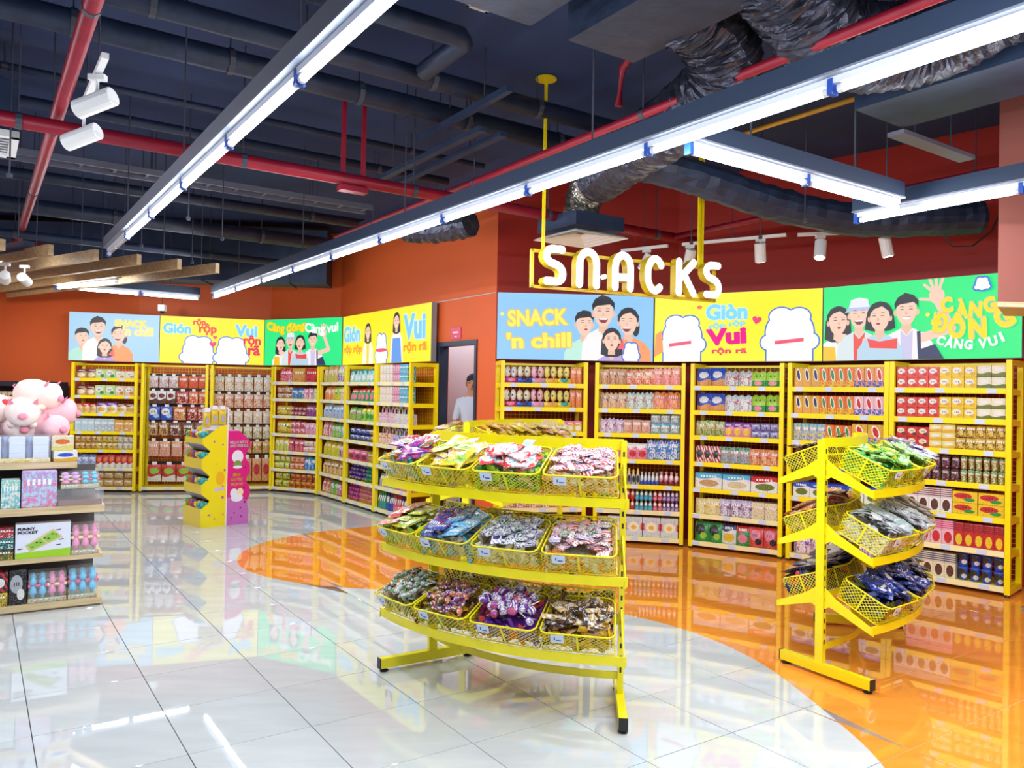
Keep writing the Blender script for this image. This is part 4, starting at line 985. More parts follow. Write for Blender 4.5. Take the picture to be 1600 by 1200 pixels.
def basket(root, key, ph, k, spec, rackname, tiername, seed):
    """spec: (words, type, [(colours, print)...], count, (w, l, t), heap palette, tidy)"""
    words, typ, looks, n, size, heap, tidy = spec
    me1, me2, me3, wr, wf, L, hf, fl = BW[key]
    rnd = random.Random(seed)
    if key == 'o': base = pol(RR+.074, ph, TIER[k]-.004); rot = -ph; sl = -SLO
    else: base = pol(RR-.02, ph, TIER[k]-.002); rot = pi-ph; sl = -SLI
    Mroot = Matrix.Translation(root.location) @ Matrix.Rotation(root.rotation_euler.z, 4, 'Z')
    M = Mroot @ Matrix.Translation(base) @ Matrix.Rotation(rot, 4, 'Z') @ Matrix.Rotation(sl, 4, 'X')
    b = thing('wire_basket', f"yellow mesh basket of {words}, {tiername}, {rackname}", 'basket', group='yellow mesh baskets on the '+rackname); b.matrix_world = M
    b.location, b.rotation_euler = M.to_translation(), M.to_euler()
    link('wire_mesh', me1, b); link('rim', me2, b); link('strap', me3, b)
    for tx in ((-.10,) if rnd.random() < .75 else (-.10, .06)):
        c = link('price_tag', CARD, b); c.location = (-tx if key == 'o' else tx, L+fl+.008, hf-.002); c.rotation_euler = (0, 0, 0)
        link('price_print', CARDP, c)
    hm = [pack(c_, 'plain', True) for c_ in heap]
    # position along the basket's own frame
    p = pile(key, hm, rnd).build('loose_sweets', hm); p['kind'] = 'stuff'; tag(p, f"heap under the {words}, {tiername}, {rackname}", 'sweets')
    p.location, p.rotation_euler = M.to_translation(), M.to_euler()
    w_, l_, t_ = size
    cols = max(1, int(round(sqrt(max(n, 1)*wr*1.1/L)))); rows = max(1, int(math.ceil(n/cols))); cnt = 0
    for j in range(rows):
        for i in range(cols):
            if cnt >= n: break
            cnt += 1
            y = .028+l_*.25+(L-.02-l_*.45)*(j+.5)/rows+rnd.uniform(-.012, .012); w = wr+(wf-wr)*y/L
            x = (w-.04-w_*.7)*((i+.5)/cols-.5)+rnd.uniform(-.014, .014)
            h = .112+.034*sin(pi*min(max(y/L, 0), 1))+t_*.5+rnd.uniform(0, .020)+(.012 if (i+j) % 2 else 0)
            lk = looks[rnd.randrange(len(looks))] if len(looks) < 3 or not tidy else looks[i*len(looks)//cols]
            o = link(FLN[typ][0], sweet_mesh(typ, *lk))
            R = Matrix.Rotation(rnd.uniform(-.35, .35) if tidy else rnd.uniform(-1.5, 1.5), 4, 'Z') @ Matrix.Rotation(rnd.uniform(-.2, .25) if tidy else rnd.uniform(-.4, .4), 4, 'X') @ Matrix.Rotation(rnd.uniform(-.16, .16), 4, 'Y')
            Q = M @ Matrix.Translation((x, y, h)) @ R
            o.location, o.rotation_euler = Q.to_translation(), Q.to_euler(); s_ = rnd.uniform(.9, 1.08); o.scale = (w_*s_, l_*s_, t_*s_)
            tag(o, f"{words[:-1] if words.endswith('s') else words}, {tiername}, {rackname}", FLN[typ][1], f"{words} in the {tiername} of the {rackname}")
def rack(M_, out, label, name, spec):
    out = Vector(out).normalized()
    r = thing('basket_rack', label, 'rack', (M_[0], M_[1], 0), atan2(out.y, out.x)-pi/2, 'curved yellow basket racks')
    for sx in (-1, 1):
        u = link('upright', RK['upright', sx], r); link('slot_strip', RK['slots', sx], u)
        b = link('base_bar', RK['base', sx], r)
        for m in RK['cap', sx]: link('end_cap', m, b)
        for m in RK['foot', sx]: link('levelling_foot', m, b)
        for k in range(3):
            for s_ in (1, -1): link('bracket', RK['br', sx, k, s_], r)
    link('stretcher', RK['stretch'], r); link('top_rail', RK['top'], r); link('top_rail', RK['top2'], r)
    for k in range(3):
        link('rear_beam', RK['rear', k], r)
        for s_ in (1, -1): link('front_lip', RK['lip', k, s_], r)
    TN = {('o', 0): 'top outer tier', ('o', 1): 'middle outer tier', ('o', 2): 'lowest outer tier', ('i', 0): 'top inner tier', ('i', 1): 'middle inner tier', ('i', 2): 'lowest inner tier'}
    for (key, k), bs in spec.items():
        for i, s in enumerate(bs):
            if s is None: continue
            ph = radians(6.3)*(3-2*i) if key == 'o' else radians(8.4)*(2-2*i)
            basket(r, key, ph, k, s, name, TN[key, k], int(M_[0]*1000)+k*37+i*5+(0 if key == 'o' else 500))
    return r
BIG, MED, SML, TINY = (.115, .15, .024), (.085, .115, .020), (.065, .085, .016), (.075, .036, .030)
rack((.075,4.745), (-.52,-.855), 'curved yellow three tier basket rack standing on the white tiles, nearest the camera', 'front rack', {
 ('o',0): [('red and purple snack packets','flat',[('RWP','photo'),('URW','photo'),('VRB','photo'),('RGW','stripe')],15,BIG,['YAo','QcW','tHA'],0), ('lemon yellow snack packets','flat',[('YLW','logo'),('YWP','photo'),('LYW','photo')],15,BIG,['YLA','YLL'],0),
           ('red and pale blue packets','flat',[('RcW','logo'),('rWc','photo'),('WRc','top')],20,MED,['GLX','LGG','tXH'],0), ('small plum and white packets','sachet',[('UWP','photo'),('WRN','photo'),('KPW','photo'),('RWv','stripe')],40,SML,['oWG','tWO','HtX'],0)],
 ('o',1): [('red packets beside lime packets','flat',[('LYW','photo'),('LYG','photo'),('RAW','photo'),('rRA','photo')],16,BIG,['LYX','YLA'],1), ('sky blue and navy packets','flat',[('CcW','photo'),('CBR','photo'),('BNr','photo'),('NBR','photo')],16,BIG,['CcQ','tTA'],1),
           ('small white and navy packets','sachet',[('WNv','photo'),('NWG','photo'),('WvN','stripe'),('SNW','photo')],40,SML,['EWX','tWS'],0), ('small white and crimson packets','sachet',[('WRv','photo'),('WUG','photo'),('RWp','stripe'),('vWR','photo')],44,SML,['EWt','tHW','oRW'],0)],
 ('o',2): [('tiny mint and red wrapped sweets','twist',[('qWR','photo'),('WRG','stripe'),('SGR','photo'),('GWU','photo')],42,TINY,['XTA','tXL','DTX'],0), ('tiny blue and red wrapped sweets','twist',[('BRW','photo'),('rHT','photo'),('TDA','photo'),('RWN','stripe')],46,TINY,['AXT','XQA','DTR'],0),
           ('purple and white lollipops','lolly',[('WVR','photo'),('rVW','photo'),('WVN','stripe')],44,(.085,.115,.08),['VWR','VNW','rVW'],0), ('dark brown and yellow biscuit sticks','stick',[('DKA','photo'),('KDW','photo'),('AWD','photo')],30,(.035,.12,.016),['AYX','DKA','TtA'],0)],
 ('i',0): [('grey snack packets','flat',[('SKT','photo')],0,BIG,['SKT'],0)]*3,
 ('i',1): [('dark olive sweet bags','flat',[('XDT','photo'),('KTX','photo')],0,BIG,['XDT','SKK'],0)]*3,
 ('i',2): [('dark grey and brown packets','flat',[('SKD','photo'),('DKT','photo')],0,MED,['DKT','SXK'],0)]*3})
rack((2.305,5.52), (.847,-.533), 'curved yellow three tier basket rack standing on the orange floor by the end shelves', 'orange floor rack', {
 ('o',0): [('leaf green packets','flat',[('LGW','photo'),('lLG','photo'),('LGY','stripe')],22,MED,['LGX','GLK'],0), ('pale green packets','flat',[('lGW','photo'),('LlW','photo')],18,MED,['LGX','XLA'],0), ('lilac and white stick packs','flat',[('vWU','photo'),('WvN','stripe')],16,BIG,['vWU','YXv'],0), ('plum and white packs','flat',[('vUW','photo')],12,BIG,['vWU'],0)],
 ('o',1): [('silver and mint clear packets','flat',[('SqW','photo'),('sSq','photo'),('SKW','stripe')],20,BIG,['SWX','sTS'],1), ('silver packets','flat',[('SsK','photo'),('sWS','stripe')],18,BIG,['SWX','sTS'],1), ('silver and tan packets','flat',[('STs','photo')],16,BIG,['STX'],0), ('tan packs','flat',[('tTS','photo')],12,BIG,['tTX'],0)],
 ('o',2): [('navy blue packets','flat',[('NBW','photo'),('NKB','photo'),('BNW','stripe')],22,MED,['NKX','XKN'],0), ('royal blue packets','flat',[('BNW','photo'),('NBK','photo')],20,MED,['NKX','NBX'],0), ('navy and grey packets','flat',[('NSK','photo')],14,BIG,['NSX'],0), ('green and grey packs','flat',[('XSG','photo')],10,BIG,['XSG'],0)],
 ('i',0): [('dark brown packets','flat',[('DKT','photo'),('KUt','photo')],6,BIG,['DTX','KTX'],0), ('brown and black packets','flat',[('KDT','photo')],4,BIG,['KDX'],0), None],
 ('i',1): [('orange and tan packets','flat',[('OTW','photo'),('HoT','photo')],10,BIG,['THq','XTW'],0), ('dark red pouches','flat',[('UDR','photo'),('UKR','plain')],8,(.14,.18,.05),['UDX'],0), ('orange pouches','flat',[('OHT','photo')],6,BIG,['OTX'],0)],
 ('i',2): [('long navy packs laid flat','pack',[('NBW','photo'),('NKW','stripe')],12,(.10,.25,.026),['NKS','rNS'],1), ('stacked long navy packs','pack',[('NBW','photo'),('NKW','stripe')],14,(.10,.25,.026),['NKX','NKS'],1), ('loose long navy packs','pack',[('NKW','stripe')],8,(.10,.25,.026),['NKX'],1)]})
rack((.055,7.29), (-.74,.67), 'curved yellow basket rack behind the front rack, toward the doorway', 'rear rack', {
 ('i',0): [('peach and cream packets','flat',[('HEP','photo'),('YEo','photo'),('oHW','photo')],12,BIG,['YAo','HEY'],0), ('bright yellow packets','flat',[('YAM','photo'),('YyP','photo'),('YAW','logo')],12,BIG,['YAo'],0), ('yellow and orange packets','flat',[('AYR','photo'),('YOP','photo')],12,BIG,['YAo'],0)],
 ('o',0): [None, None, None, ('cream and orange packets','flat',[('EoO','photo'),('yHW','photo')],14,BIG,['EoA'],0)],
 ('i',1): [('red and white packets','flat',[('rWR','photo')],0,BIG,['rWt'],0)]*3})
# ------------------------------------------------------------------ wooden toy gondola on the left, with its stock
GR = .565
gd = thing('toy_gondola', 'light oak toy gondola with four shelves, cut off by the left edge', 'shelf unit', (-3.21,6.27,0), GR)
def gpt(x, y, z): return (-3.21+x*cos(GR)-y*sin(GR), 6.27+x*sin(GR)+y*cos(GR), z)
PANEL = mat('gondola_back_grey', '#5a5456', .6)
def gshelf(x0, x1, y0, y1, z, th): MB().box(x0, x1, y0, y1, z-th, z).build('shelf', WOODM, gd)
gshelf(-2.2, 0, 0, .78, .060, .045); MB().box(-2.2, -.02, .03, .75, 0, .015).build('plinth', WOODM, gd)
gshelf(-2.2, 0, .02, .46, .405, .036); gshelf(-2.2, 0.004, .0, .46, .790, .055); gshelf(-2.2, -.185, .15, .78, 1.124, .05)
MB().box(-2.2, -.03, .46, .50, .06, 1.074).build('back_panel', PANEL, gd)
for x in (-.25, -1.2): MB().box(x, x+.04, .30, .34, .79, 1.074).build('support_post', PANEL, gd)
CLR = clear('clear_plastic', (.95,.97,1), .16)
def gthing(name, label, cat, x, y, z, rz=0, group=None):
    t = thing(name, label, cat, gpt(x, y, z), GR+rz, group); return t
def gbox(x0, x1, z0, h, d, cols, style, label, name='toy_box', y=.035, cat='box'):
    o = link(name, pmesh('box', cols, style)); o.location = gpt((x0+x1)/2, y+d/2, z0); o.rotation_euler = (0,0,GR); o.scale = (x1-x0, d, h)
    return tag(o, label, cat)
# dolls in display trays
def doll_me(c1, c2, c3):
    mb = MB(); mb.k = 0; mb.lathe([(.010,0),(.012,.03),(.014,.036),(.026,.042),(.020,.070),(.012,.088),(.008,.092)], 8)
    mb.k = 1
    for s_ in (-1, 1): mb.ball((s_*.022, -.004, .092), .014, .010, .012, 6, 4)
    mb.k = 2; mb.ball((0, 0, .118), .022, .021, .024, 8, 6); mb.k = 0; mb.ball((0, .006, .138), .017, .016, .012, 8, 4)
    return mb.mesh('doll', [c1, c2, c3], True)
DB = mat('doll_blue', '#58c4ee', .35); DP = mat('doll_pink', '#f78fc0', .35); DM = mat('doll_magenta', '#e8488f', .35); DY = mat('doll_yellow', '#fbe3a0', .35); DL = mat('doll_lilac', '#c9a0ea', .35)
DOLL = {'b': doll_me(DB, DM, DB), 'p': doll_me(DP, DY, DP), 'v': doll_me(DP, DY, DL)}
def doll_pack(x0, x1, z, pat, label, h=.20, y=.03, d=.17):
    t = gthing('doll_pack', label, 'toy', (x0+x1)/2, y, z, 0, 'clear trays of small dolls on the toy gondola'); w = x1-x0; n = len(pat)
    MB().box(-w/2, w/2, 0, .006, 0, .036).box(-w/2, w/2, 0, d, 0, .004).build('card_tray', [pack('yCM', 'photo')], t)
    for r_ in range(2):
        for i, c in enumerate(pat):
            o = link('doll', DOLL[c], t); o.location = (-w/2+w*(i+.5)/n, .035+r_*.07, .018+r_*.02); s_ = min(1.35, w/n/.056); o.scale = (s_, s_, (h-.03)/.152*.92)
    mb = MB(); mb.box(-w/2+.002, w/2-.002, .006, d, .005, h); mb.f = [f for i, f in enumerate(mb.f) if i != 0]; mb.m = mb.m[1:]
    mb.build('clear_cover', CLR, t)
doll_pack(-.234, -.03, .0605, 'bbb', 'clear tray of three blue dolls, at the end of the gondola base shelf', .235); doll_pack(-.50, -.245, .0605, 'bbpp', 'clear tray of two blue and two pink dolls on the gondola base shelf', .225)
doll_pack(-.217, -.025, .4055, 'ppp', 'clear tray of three pink dolls beside the white pocket game box', .23)
doll_pack(-.30, -.165, .92, 'vv', 'clear tray of pink and yellow dolls above the grey clear case', .125, .03, .2); doll_pack(-.162, -.035, .92, 'bb', 'clear tray of blue headed dolls above the grey clear case', .125, .03, .2)
ct = gthing('clear_case', 'flat clear plastic case with brown lining under the doll trays', 'case', -.165, .012, .7905)
MB().box(-.15, .15, .01, .30, 0, .045).build('lining', mat('case_brown', '#7a5548', .5), ct); MB().box(-.16, .16, 0, .31, 0.001, .128).build('clear_cover', CLR, ct)
gbox(-.558, -.325, .7905, .275, .16, 'vcPM', 'photo', 'lilac playset box with pink dolls printed on it, on the gondola'); gbox(-.69, -.567, .7905, .215, .16, 'qWC', 'photo', 'mint green toy box left of the lilac playset box')
gbox(-.86, -.70, .7905, .24, .16, 'CcW', 'logo', 'sky blue toy box at the left edge of the picture, third shelf up')
gbox(-1.10, -.88, .7905, .24, .16, 'vPW', 'photo', 'violet toy box outside the left edge')
# FUNNY POCKET game
fp = gthing('game_box', 'white and lime game box lettered FUNNY POCKET with a wooden board printed on it', 'box', -.408, .03, .4055)
w, h = .365, .262
MB().box(-w/2, w/2, 0, .11, 0, h).build('carton', mat('carton_white', '#dfe2f0', .4), fp)
fr = MB(); LG = mat('lime_print', '#9ccc1e', .4); TAN = mat('board_print', '#d8c48a', .5); GRN = mat('board_green', '#8fc443', .5); INK = mat('black_ink', '#141420', .5)
fr.k = 0; fr.add([(-w/2+.001,-.001,.001),(w/2-.001,-.001,.001),(w/2-.001,-.001,.062),(-w/2+.001,-.001,.045)], [(0,1,2,3)])
def quad_(k, pts, dy): fr.k = k; fr.add([(x, -dy, z) for x, z in pts], [tuple(range(len(pts)))])
quad_(1, [(-.105,.045),(-.125,.125),(.055,.20),(.125,.155)][0:0] or [(-.12,.10),(-.085,.048),(.13,.150),(.065,.215)], .002)
quad_(2, [(-.105,.10),(-.078,.062),(.018,.108),(-.018,.147)], .003); quad_(2, [(-.005,.153),(.03,.114),(.112,.152),(.062,.199)], .003)
for i in range(7): quad_(3, [(x+.0, z) for x, z in arc_pts(-.07+i*.026, .092+i*.0145+(.012 if i % 2 else -.006), .009, .004, n=8)], .004)
for x, z in ((-.15,.075),(.10,.205),(.10,.09),(.12,.13)): quad_(3, [(x-.016,z-.003),(x+.016,z),(x+.016,z+.006),(x-.016,z+.003)], .003)
put_text(fr, 'FUNNY', -.112, .225, w=.115, h=.022, bold=.05, depth=.002, k=3); put_text(fr, 'POCKET', -.103, .198, w=.132, h=.022, bold=.05, depth=.002, k=3)
fr.build('printed_front', [LG, TAN, GRN, INK], fp)
for j, (c, wd) in enumerate((('KXY', 'lowest dark'), ('QKW', 'middle teal'), ('URW', 'top maroon'))):
    gbox(-.72, -.602, .4055+j*.082, .08, .12, c, 'photo', f'{wd} toy car box in the stack left of the white game box')
gbox(-1.0, -.73, .4055, .24, .16, 'NKR', 'photo', 'navy toy box outside the left edge, second shelf up')
gbox(-.622, -.512, .0605, .262, .14, 'KSW', 'logo', 'tall dark grey toy box beside the doll trays on the base shelf')
gbox(-.74, -.632, .0605, .10, .14, 'YXK', 'photo', 'olive yellow toy box under the black racing box'); gbox(-.74, -.632, .162, .15, .14, 'KRW', 'stripe', 'black and red racing toy box on top of the olive box')
gbox(-1.05, -.76, .0605, .24, .16, 'BKW', 'photo', 'blue toy box outside the left edge on the base shelf')
# top shelf: clear box of white towers, car box, plush pigs
tb = gthing('building_toy_box', 'clear box of three white and pale blue towers, in front of the plush pigs', 'toy', -.585, .165, 1.1245)
TWR = mat('tower_white', '#dfe8fb', .4); VSE = mat('tower_gap_blue', '#7f92c4', .3)
MB().box(-.235, .215, 0, .006, 0, .034).box(-.235, .215, 0, .20, 0, .004).build('base_card', pack('EYW', 'photo'), tb)
for i in range(3):
    x = -.165+i*.158; mb = MB()
    for j in range(3): q = m_box(); mb.add([(x+a*.105, .075+b*.10, .010+.062*j+c*.061) for a, b, c in q.v], q.f)
    mb.build('tower', TWR, tb)
    if i < 2: MB().lathe([(.030,.0),(.016,.02),(.030,.085),(.010,.13),(.022,.19)], 8, (x+.079, .09, .006)).build('vase', VSE, tb, True)
mb = MB(); mb.box(-.236, .216, .0065, .20, .005, .205); mb.build('clear_cover', clear('clear_plastic_blue', (.85,.9,1), .22), tb)
cb = link('toy_car_box', pmesh('box', 'WAB', 'band')); cb.location = gpt(-.275, .24, 1.1245); cb.rotation_euler = (0, 0, GR+.12); cb.scale = (.165, .16, .085); tag(cb, 'blue and orange toy car box beside the clear tower box', 'box')
cb = link('toy_car_box', pmesh('box', 'EyO', 'band')); cb.location = gpt(-.282, .25, 1.210); cb.rotation_euler = (0, 0, GR-.1); cb.scale = (.150, .14, .115); tag(cb, 'cream toy box stacked on the blue and orange car box', 'box')
gbox(-1.25, -.83, 1.1245, .2, .2, 'vWC', 'photo', 'pale toy box outside the left edge, top shelf', y=.17)
cr = gthing('plush_bin', 'grey card riser hidden under the pile of plush pigs', 'bin', -.62, .40, 1.1245)
MB().box(-.50, .37, 0, .36, 0, .135).build('bin_body', PANEL, cr)
PK = [mat('plush_'+k, c, .9, spec=.15, noise=.04, nscale=40, bump=.15) for k, c in (('cream', '#fbe6dc'), ('pink', '#f6c3cc'), ('rose', '#f29ab0'), ('red', '#e8474a'), ('candy', '#f4a8d8'))]
EYE = mat('bead_eye', '#2a1a1a', .2)
def pig(x, y, z, s, yaw, pitch, bm, label, roll=0.0):
    p = thing('plush_pig', label, 'plush toy', gpt(x, y, z), group='plush pigs piled on the toy gondola'); p.rotation_euler = Matrix.LocScale if 0 else (Matrix.Rotation(GR+yaw, 3, 'Z') @ Matrix.Rotation(pitch, 3, 'X') @ Matrix.Rotation(roll, 3, 'Y')).to_euler()
    mb = MB(); n, m = 18, 14; vs = []; fs = []      # one surface: round body swelling into the head, front towards -y
    prof = [(.40,0.02),(.37,.10),(.30,.165),(.18,.20),(.05,.21),(-.06,.195),(-.14,.178),(-.20,.180),(-.27,.182),(-.34,.165),(-.40,.11),(-.425,.02)]
    mb2 = []
    for yy, r_ in prof: mb2 += [(r_*1.10*cos(2*pi*k/n)*s, (yy*.72)*s, (r_*sin(2*pi*k/n)*(.95 if sin(2*pi*k/n) < 0 else 1.0)+.19)*s) for k in range(n)]
    for i in range(len(prof)-1):
        for k in range(n): a, b = i*n+k, i*n+(k+1) % n; fs.append((b, a, a+n, b+n))
    fs += [tuple(range(n)), tuple((len(prof)-1)*n+k for k in range(n))[::-1]]
    MB().add(mb2, fs).build('body', PK[bm], p, True)
    sn = MB().ball((0, -.315*s, .17*s), .062*s, .035*s, .048*s, 10, 6); sn.build('snout', PK[2 if bm != 2 else 3], p, True)
    for sx in (-1, 1):
        MB().ball((sx*.075*s, -.272*s, .245*s), .012*s, .010*s, .014*s, 6, 4).build('eye', EYE, p, True)
        ear = MB(); c_ = V(sx*.13, -.17, .345)*s; ear.add([c_+V(-.05,0,-.03)*s, c_+V(.05,0,-.03)*s, c_+V(sx*.045,-.05,.065)*s, c_+V(0,.03,.0)*s], [(0,1,2),(1,3,2),(3,0,2),(0,3,1)]); ear.build('ear', PK[2], p)
        for yy in (-.14, .18): MB().ball((sx*.125*s, yy*s, .035*s), .055*s, .06*s, .05*s, 8, 5).build('foot', PK[bm], p, True)
    MB().tube([(0, .285*s, .22*s), (.02*s, .31*s, .25*s), (-.01*s, .32*s, .27*s), (0.015*s, .315*s, .295*s)], .010*s, 5).build('tail', PK[2], p)
pig(-.60, .60, 1.26, .62, .3, 0, 0, 'cream plush pig lying under the others, between the smiling and the spotted pig')
pig(-.40, .56, 1.262, .60, .75, 0, 1, 'pink plush pig facing the aisle, low at the end of the pile')
pig(-.86, .58, 1.262, .62, -.2, 0, 4, 'candy pink plush pig, low at the left of the pile')
pig(-.56, .50, 1.395, .58, .0, .1, 0, 'cream plush pig with a rose snout facing the camera, middle of the pile')
pig(-.35, .66, 1.385, .62, 1.35, 0, 1, 'large pink plush pig lying sideways, upper end of the pile')
pig(-.72, .62, 1.40, .62, 2.3, 0, 0, 'cream plush pig turned away, with a red patch beside it')
pig(-.47, .60, 1.535, .60, 1.1, .1, 0, 'cream plush pig on the very top of the pile')
hh = thing('plush_heart', 'small red plush heart lying on the cream pig turned away', 'plush toy', gpt(-.66, .50, 1.56), GR)
MB().ball((-.02,0,.02), .03,.02,.03).ball((.02,0,.02), .03,.02,.03).ball((0,0,-.012), .034,.02,.035).build('heart', PK[3], hh, True)

# ------------------------------------------------------------------ dark display shelf on the far left wall
DK = mat('dark_navy_shelf', (.014, .020, .040), .45)
ds = thing('display_shelf', 'dark navy wall shelf behind the plush pigs, against the orange wall', 'shelf unit', (-10.2,12.70,0), .02)
MB().box(0, 2.88, .27, .30, 0, 1.78).build('back_panel', DK, ds); MB().box(2.84, 2.88, 0, .27, 0, 1.78).build('side_panel', DK, ds); MB().box(0, 2.84, 0, .27, 1.70, 1.78).build('header', DK, ds)
for z in (1.36, 1.02, .68, .34, .06): MB().box(0, 2.84, 0, .27, z-.05, z).build('shelf', DK, ds)
def dput(x, z, wd, hh_, c, st, lb, grp):
    o = link('small_box', pmesh('box', c, st)); a = .02; o.location = (-10.2+x*cos(a)-.10*sin(a), 12.70+x*sin(a)+.10, z+.0006); o.rotation_euler = (0,0,a); o.scale = (wd, .10, hh_); tag(o, lb, 'box', grp)
for i in range(11): dput(1.30+i*.10, 1.36, .088, .25, 'tSK', 'band', 'small tan and silver box hung in the top row of the dark navy shelf', 'tan boxes on the dark shelf')
for i in range(5): dput(2.45+i*.082, 1.36, .078, .24, 'NSc', 'photo', 'small navy packet in the top row of the dark navy shelf', 'navy packets on the dark shelf')
for i in range(8): dput(1.3+i*.19, 1.02, .15, .22, 'NVc', 'photo', 'navy and violet box in the second row of the dark navy shelf', 'violet boxes on the dark shelf')

# ------------------------------------------------------------------ cardboard displays: yellow front, pink back
cd = thing('cardboard_display', 'yellow cardboard floor display with stepped trays of toy capsules, standing on the white tiles', 'display stand', (-3.80,9.75,0), radians(44))
CYEL = mat('card_yellow', '#f2dd08', .45); CGRY = mat('card_grey', '#a9a6b4', .6); CORA = mat('card_light_yellow', '#f8e050', .45); CWH = mat('card_white', '#efeaf4', .5)
D_ = .315; Y_ = .54
side = [(0,0),(D_,0),(D_,1.27),(.22,1.25),(.04,1.12),(.0,1.10),(.0,1.03),(.10,.945),(.10,.935),(.005,.85),(.0,.725),(.10,.63),(.10,.62),(.005,.53),(0,.415),(.10,.33),(.10,.31),(.01,.235)]
for y0 in (0, Y_-.012): MB().prism(side, lambda x, z: V(x, y0, z), lambda x, z: V(x, y0+.012, z)).build('side_panel', CYEL, cd)
MB().box(D_-.012, D_, .012, Y_-.012, 0, 1.27).build('back_panel', CGRY, cd)
for k, (zl, zt, zr) in enumerate(((1.03,1.105,.945),(.725,.85,.63),(.415,.53,.33),(0,.235,0))):
    MB().box(-.004, .008, .0, Y_, zl, zt).build('tray_front', CORA, cd)
    mb = MB(); z_ = zt-.06; mb.box(.008, D_-.012, .012, Y_-.012, z_-.006, z_); mb.build('tray_floor', CGRY, cd)
    if k < 3: MB().prism([(.008, zl), (.10, zr), (.10, zr+.008), (.008, zl+.008)], lambda x, z: V(x, .012, z), lambda x, z: V(x, Y_-.012, z)).build('sloped_back', CGRY, cd)
MB().box(.02, D_-.01, .05, .06, 1.20, 1.47).build('header_board', CWH, cd)
pr = MB(); 
for (x, z, rx, rz, k) in ((.235,.60,.055,.09,0),(.10,.15,.018,.012,1),(.26,1.02,.012,.012,1),(.27,.36,.018,.018,1),(.17,.10,.012,.012,2),(.28,.15,.010,.010,2),(.15,1.06,.012,.014,1),(.27,.50,.014,.010,2),(.18,.78,.012,.008,2),(.29,.70,.014,.014,1)):
    pr.k = k; pr.add([(px_, -.001-.0003*k, pz_) for px_, pz_ in arc_pts(x, z, rx, rz, n=14)], [tuple(range(14))])
pr.k = 3; pr.add([(.16,-.001,.44),(.29,-.001,.45),(.29,-.001,.49),(.16,-.001,.475)], [(0,1,2,3)])
pr.build('side_print', [mat('print_gold', '#f0b512', .45), mat('print_plum', '#b05aa0', .45), mat('print_rose', '#e0806a', .45), mat('print_lilac', '#cdbfe8', .45)], cd)
def cpt(x, y, z):
    a = radians(44); return (-3.80+x*cos(a)-y*sin(a), 9.75+x*sin(a)+y*cos(a), z)
cols_ = [('green', '#35c84a'), ('orange', '#ff6a1c'), ('blue', '#2a7fd8'), ('plum', '#a83a7a'), ('yellow', '#f4cf2a'), ('teal', '#3aa8a8')]
for k, (zt, nm) in enumerate(((1.105,'top'),(.85,'second'),(.53,'third'),(.235,'lowest'))):
    for i in range(6):
        c = cols_[i]
        y = Y_-.06-i*.083
        mb = MB().ball((0,0,.075), .052, .052, .075, 8, 6)
        for q in range(6): mb.ball((.050*cos(q*pi/3), .050*sin(q*pi/3), .105+.014*(q % 2)), .028, .028, .022, 6, 3)
        o = mb.build('toy_capsule', mat('capsule_'+c[0], c[1], .3), None, True); o.location = cpt(.052, y, zt-.0595); o.rotation_euler = (.1*(i % 3-1), .1, i)
        tag(o, f"{c[0]} petal shaped toy capsule in the {nm} tray of the yellow cardboard display", 'toy')
for i in range(3):
    t = thing('hanging_toy_pack', 'yellow toy pack with a grey oval hanging on the yellow display header', 'packet', cpt(.055+i*.098, .02, 1.272-(.03 if i == 0 else 0)), radians(44), 'yellow packs on the cardboard display')
    o = link('pouch', pmesh('bag', 'YyW', 'plain'), t); o.scale = (.094, .04, .19)
    MB().prism(arc_pts(0, .075, .025, .045, n=12), lambda x, z: V(x, -.022, z), lambda x, z: V(x, -.018, z)).build('oval_window', CGRY, t); MB().box(-.03, .03, -.015, .015, .185, .235).build('header_card', CWH, t)
pk = thing('cardboard_board', 'pink wavy edged cardboard display board behind the yellow one, lettered HELLO KITTY AND FRIENDS', 'display stand', cpt(D_+.012, 0, 0), radians(44))
pk['label'] = 'pink wavy edged cardboard display back to back with the yellow one'
edge = [(0,0),(.285,0),(.29,.20),(.27,.23),(.27,.30),(.30,.36),(.305,.44),(.28,.50),(.25,.54),(.25,.59),(.285,.64),(.30,.70),(.285,.77),(.25,.82),(.235,.86),(.27,.95),(.30,1.0),(.30,1.05),(.24,1.11),(.19,1.15),(.14,1.19),(0,1.19)]
PNK = mat('card_magenta', '#d8147e', .4); LIL = mat('card_lilac', '#c46ab8', .4)
MB().prism(edge, lambda x, z: V(x, 0, z), lambda x, z: V(x, .012, z)).build('side_panel', PNK, pk)
MB().prism([(x, z) for x, z in edge if z < .33][:5]+[(.16,.33),(.10,.36),(0,.35)], lambda x, z: V(x, -.0012, z), lambda x, z: V(x, -.0002, z)).build('lower_print', LIL, pk)
MB().box(0, .16, .012, Y_, 0, 1.19).build('body', LIL, pk); MB().box(-.012, 0.0, .0, Y_, 0, 1.49).build('spine', CWH, pk)
tx = MB(); put_text(tx, 'HELLO KITTY', .145, 1.045, w=.245, h=.036, bold=.06, depth=.0015, k=0); put_text(tx, 'AND FRIENDS', .145, 1.00, w=.245, h=.036, bold=.06, depth=.0015, k=0)
put_text(tx, 'CÙNG', .12, .635, w=.10, h=.045, bold=.06, depth=.0015, k=1); put_text(tx, 'SƯU TẬP', .125, .575, w=.165, h=.05, bold=.06, depth=.0015, k=1); put_text(tx, 'TRỌN BỘ', .125, .515, w=.165, h=.05, bold=.06, depth=.0015, k=1)
tx.build('lettering', [WHT, mat('print_yellow', '#ffd91a', .4)], pk)
dt = MB()
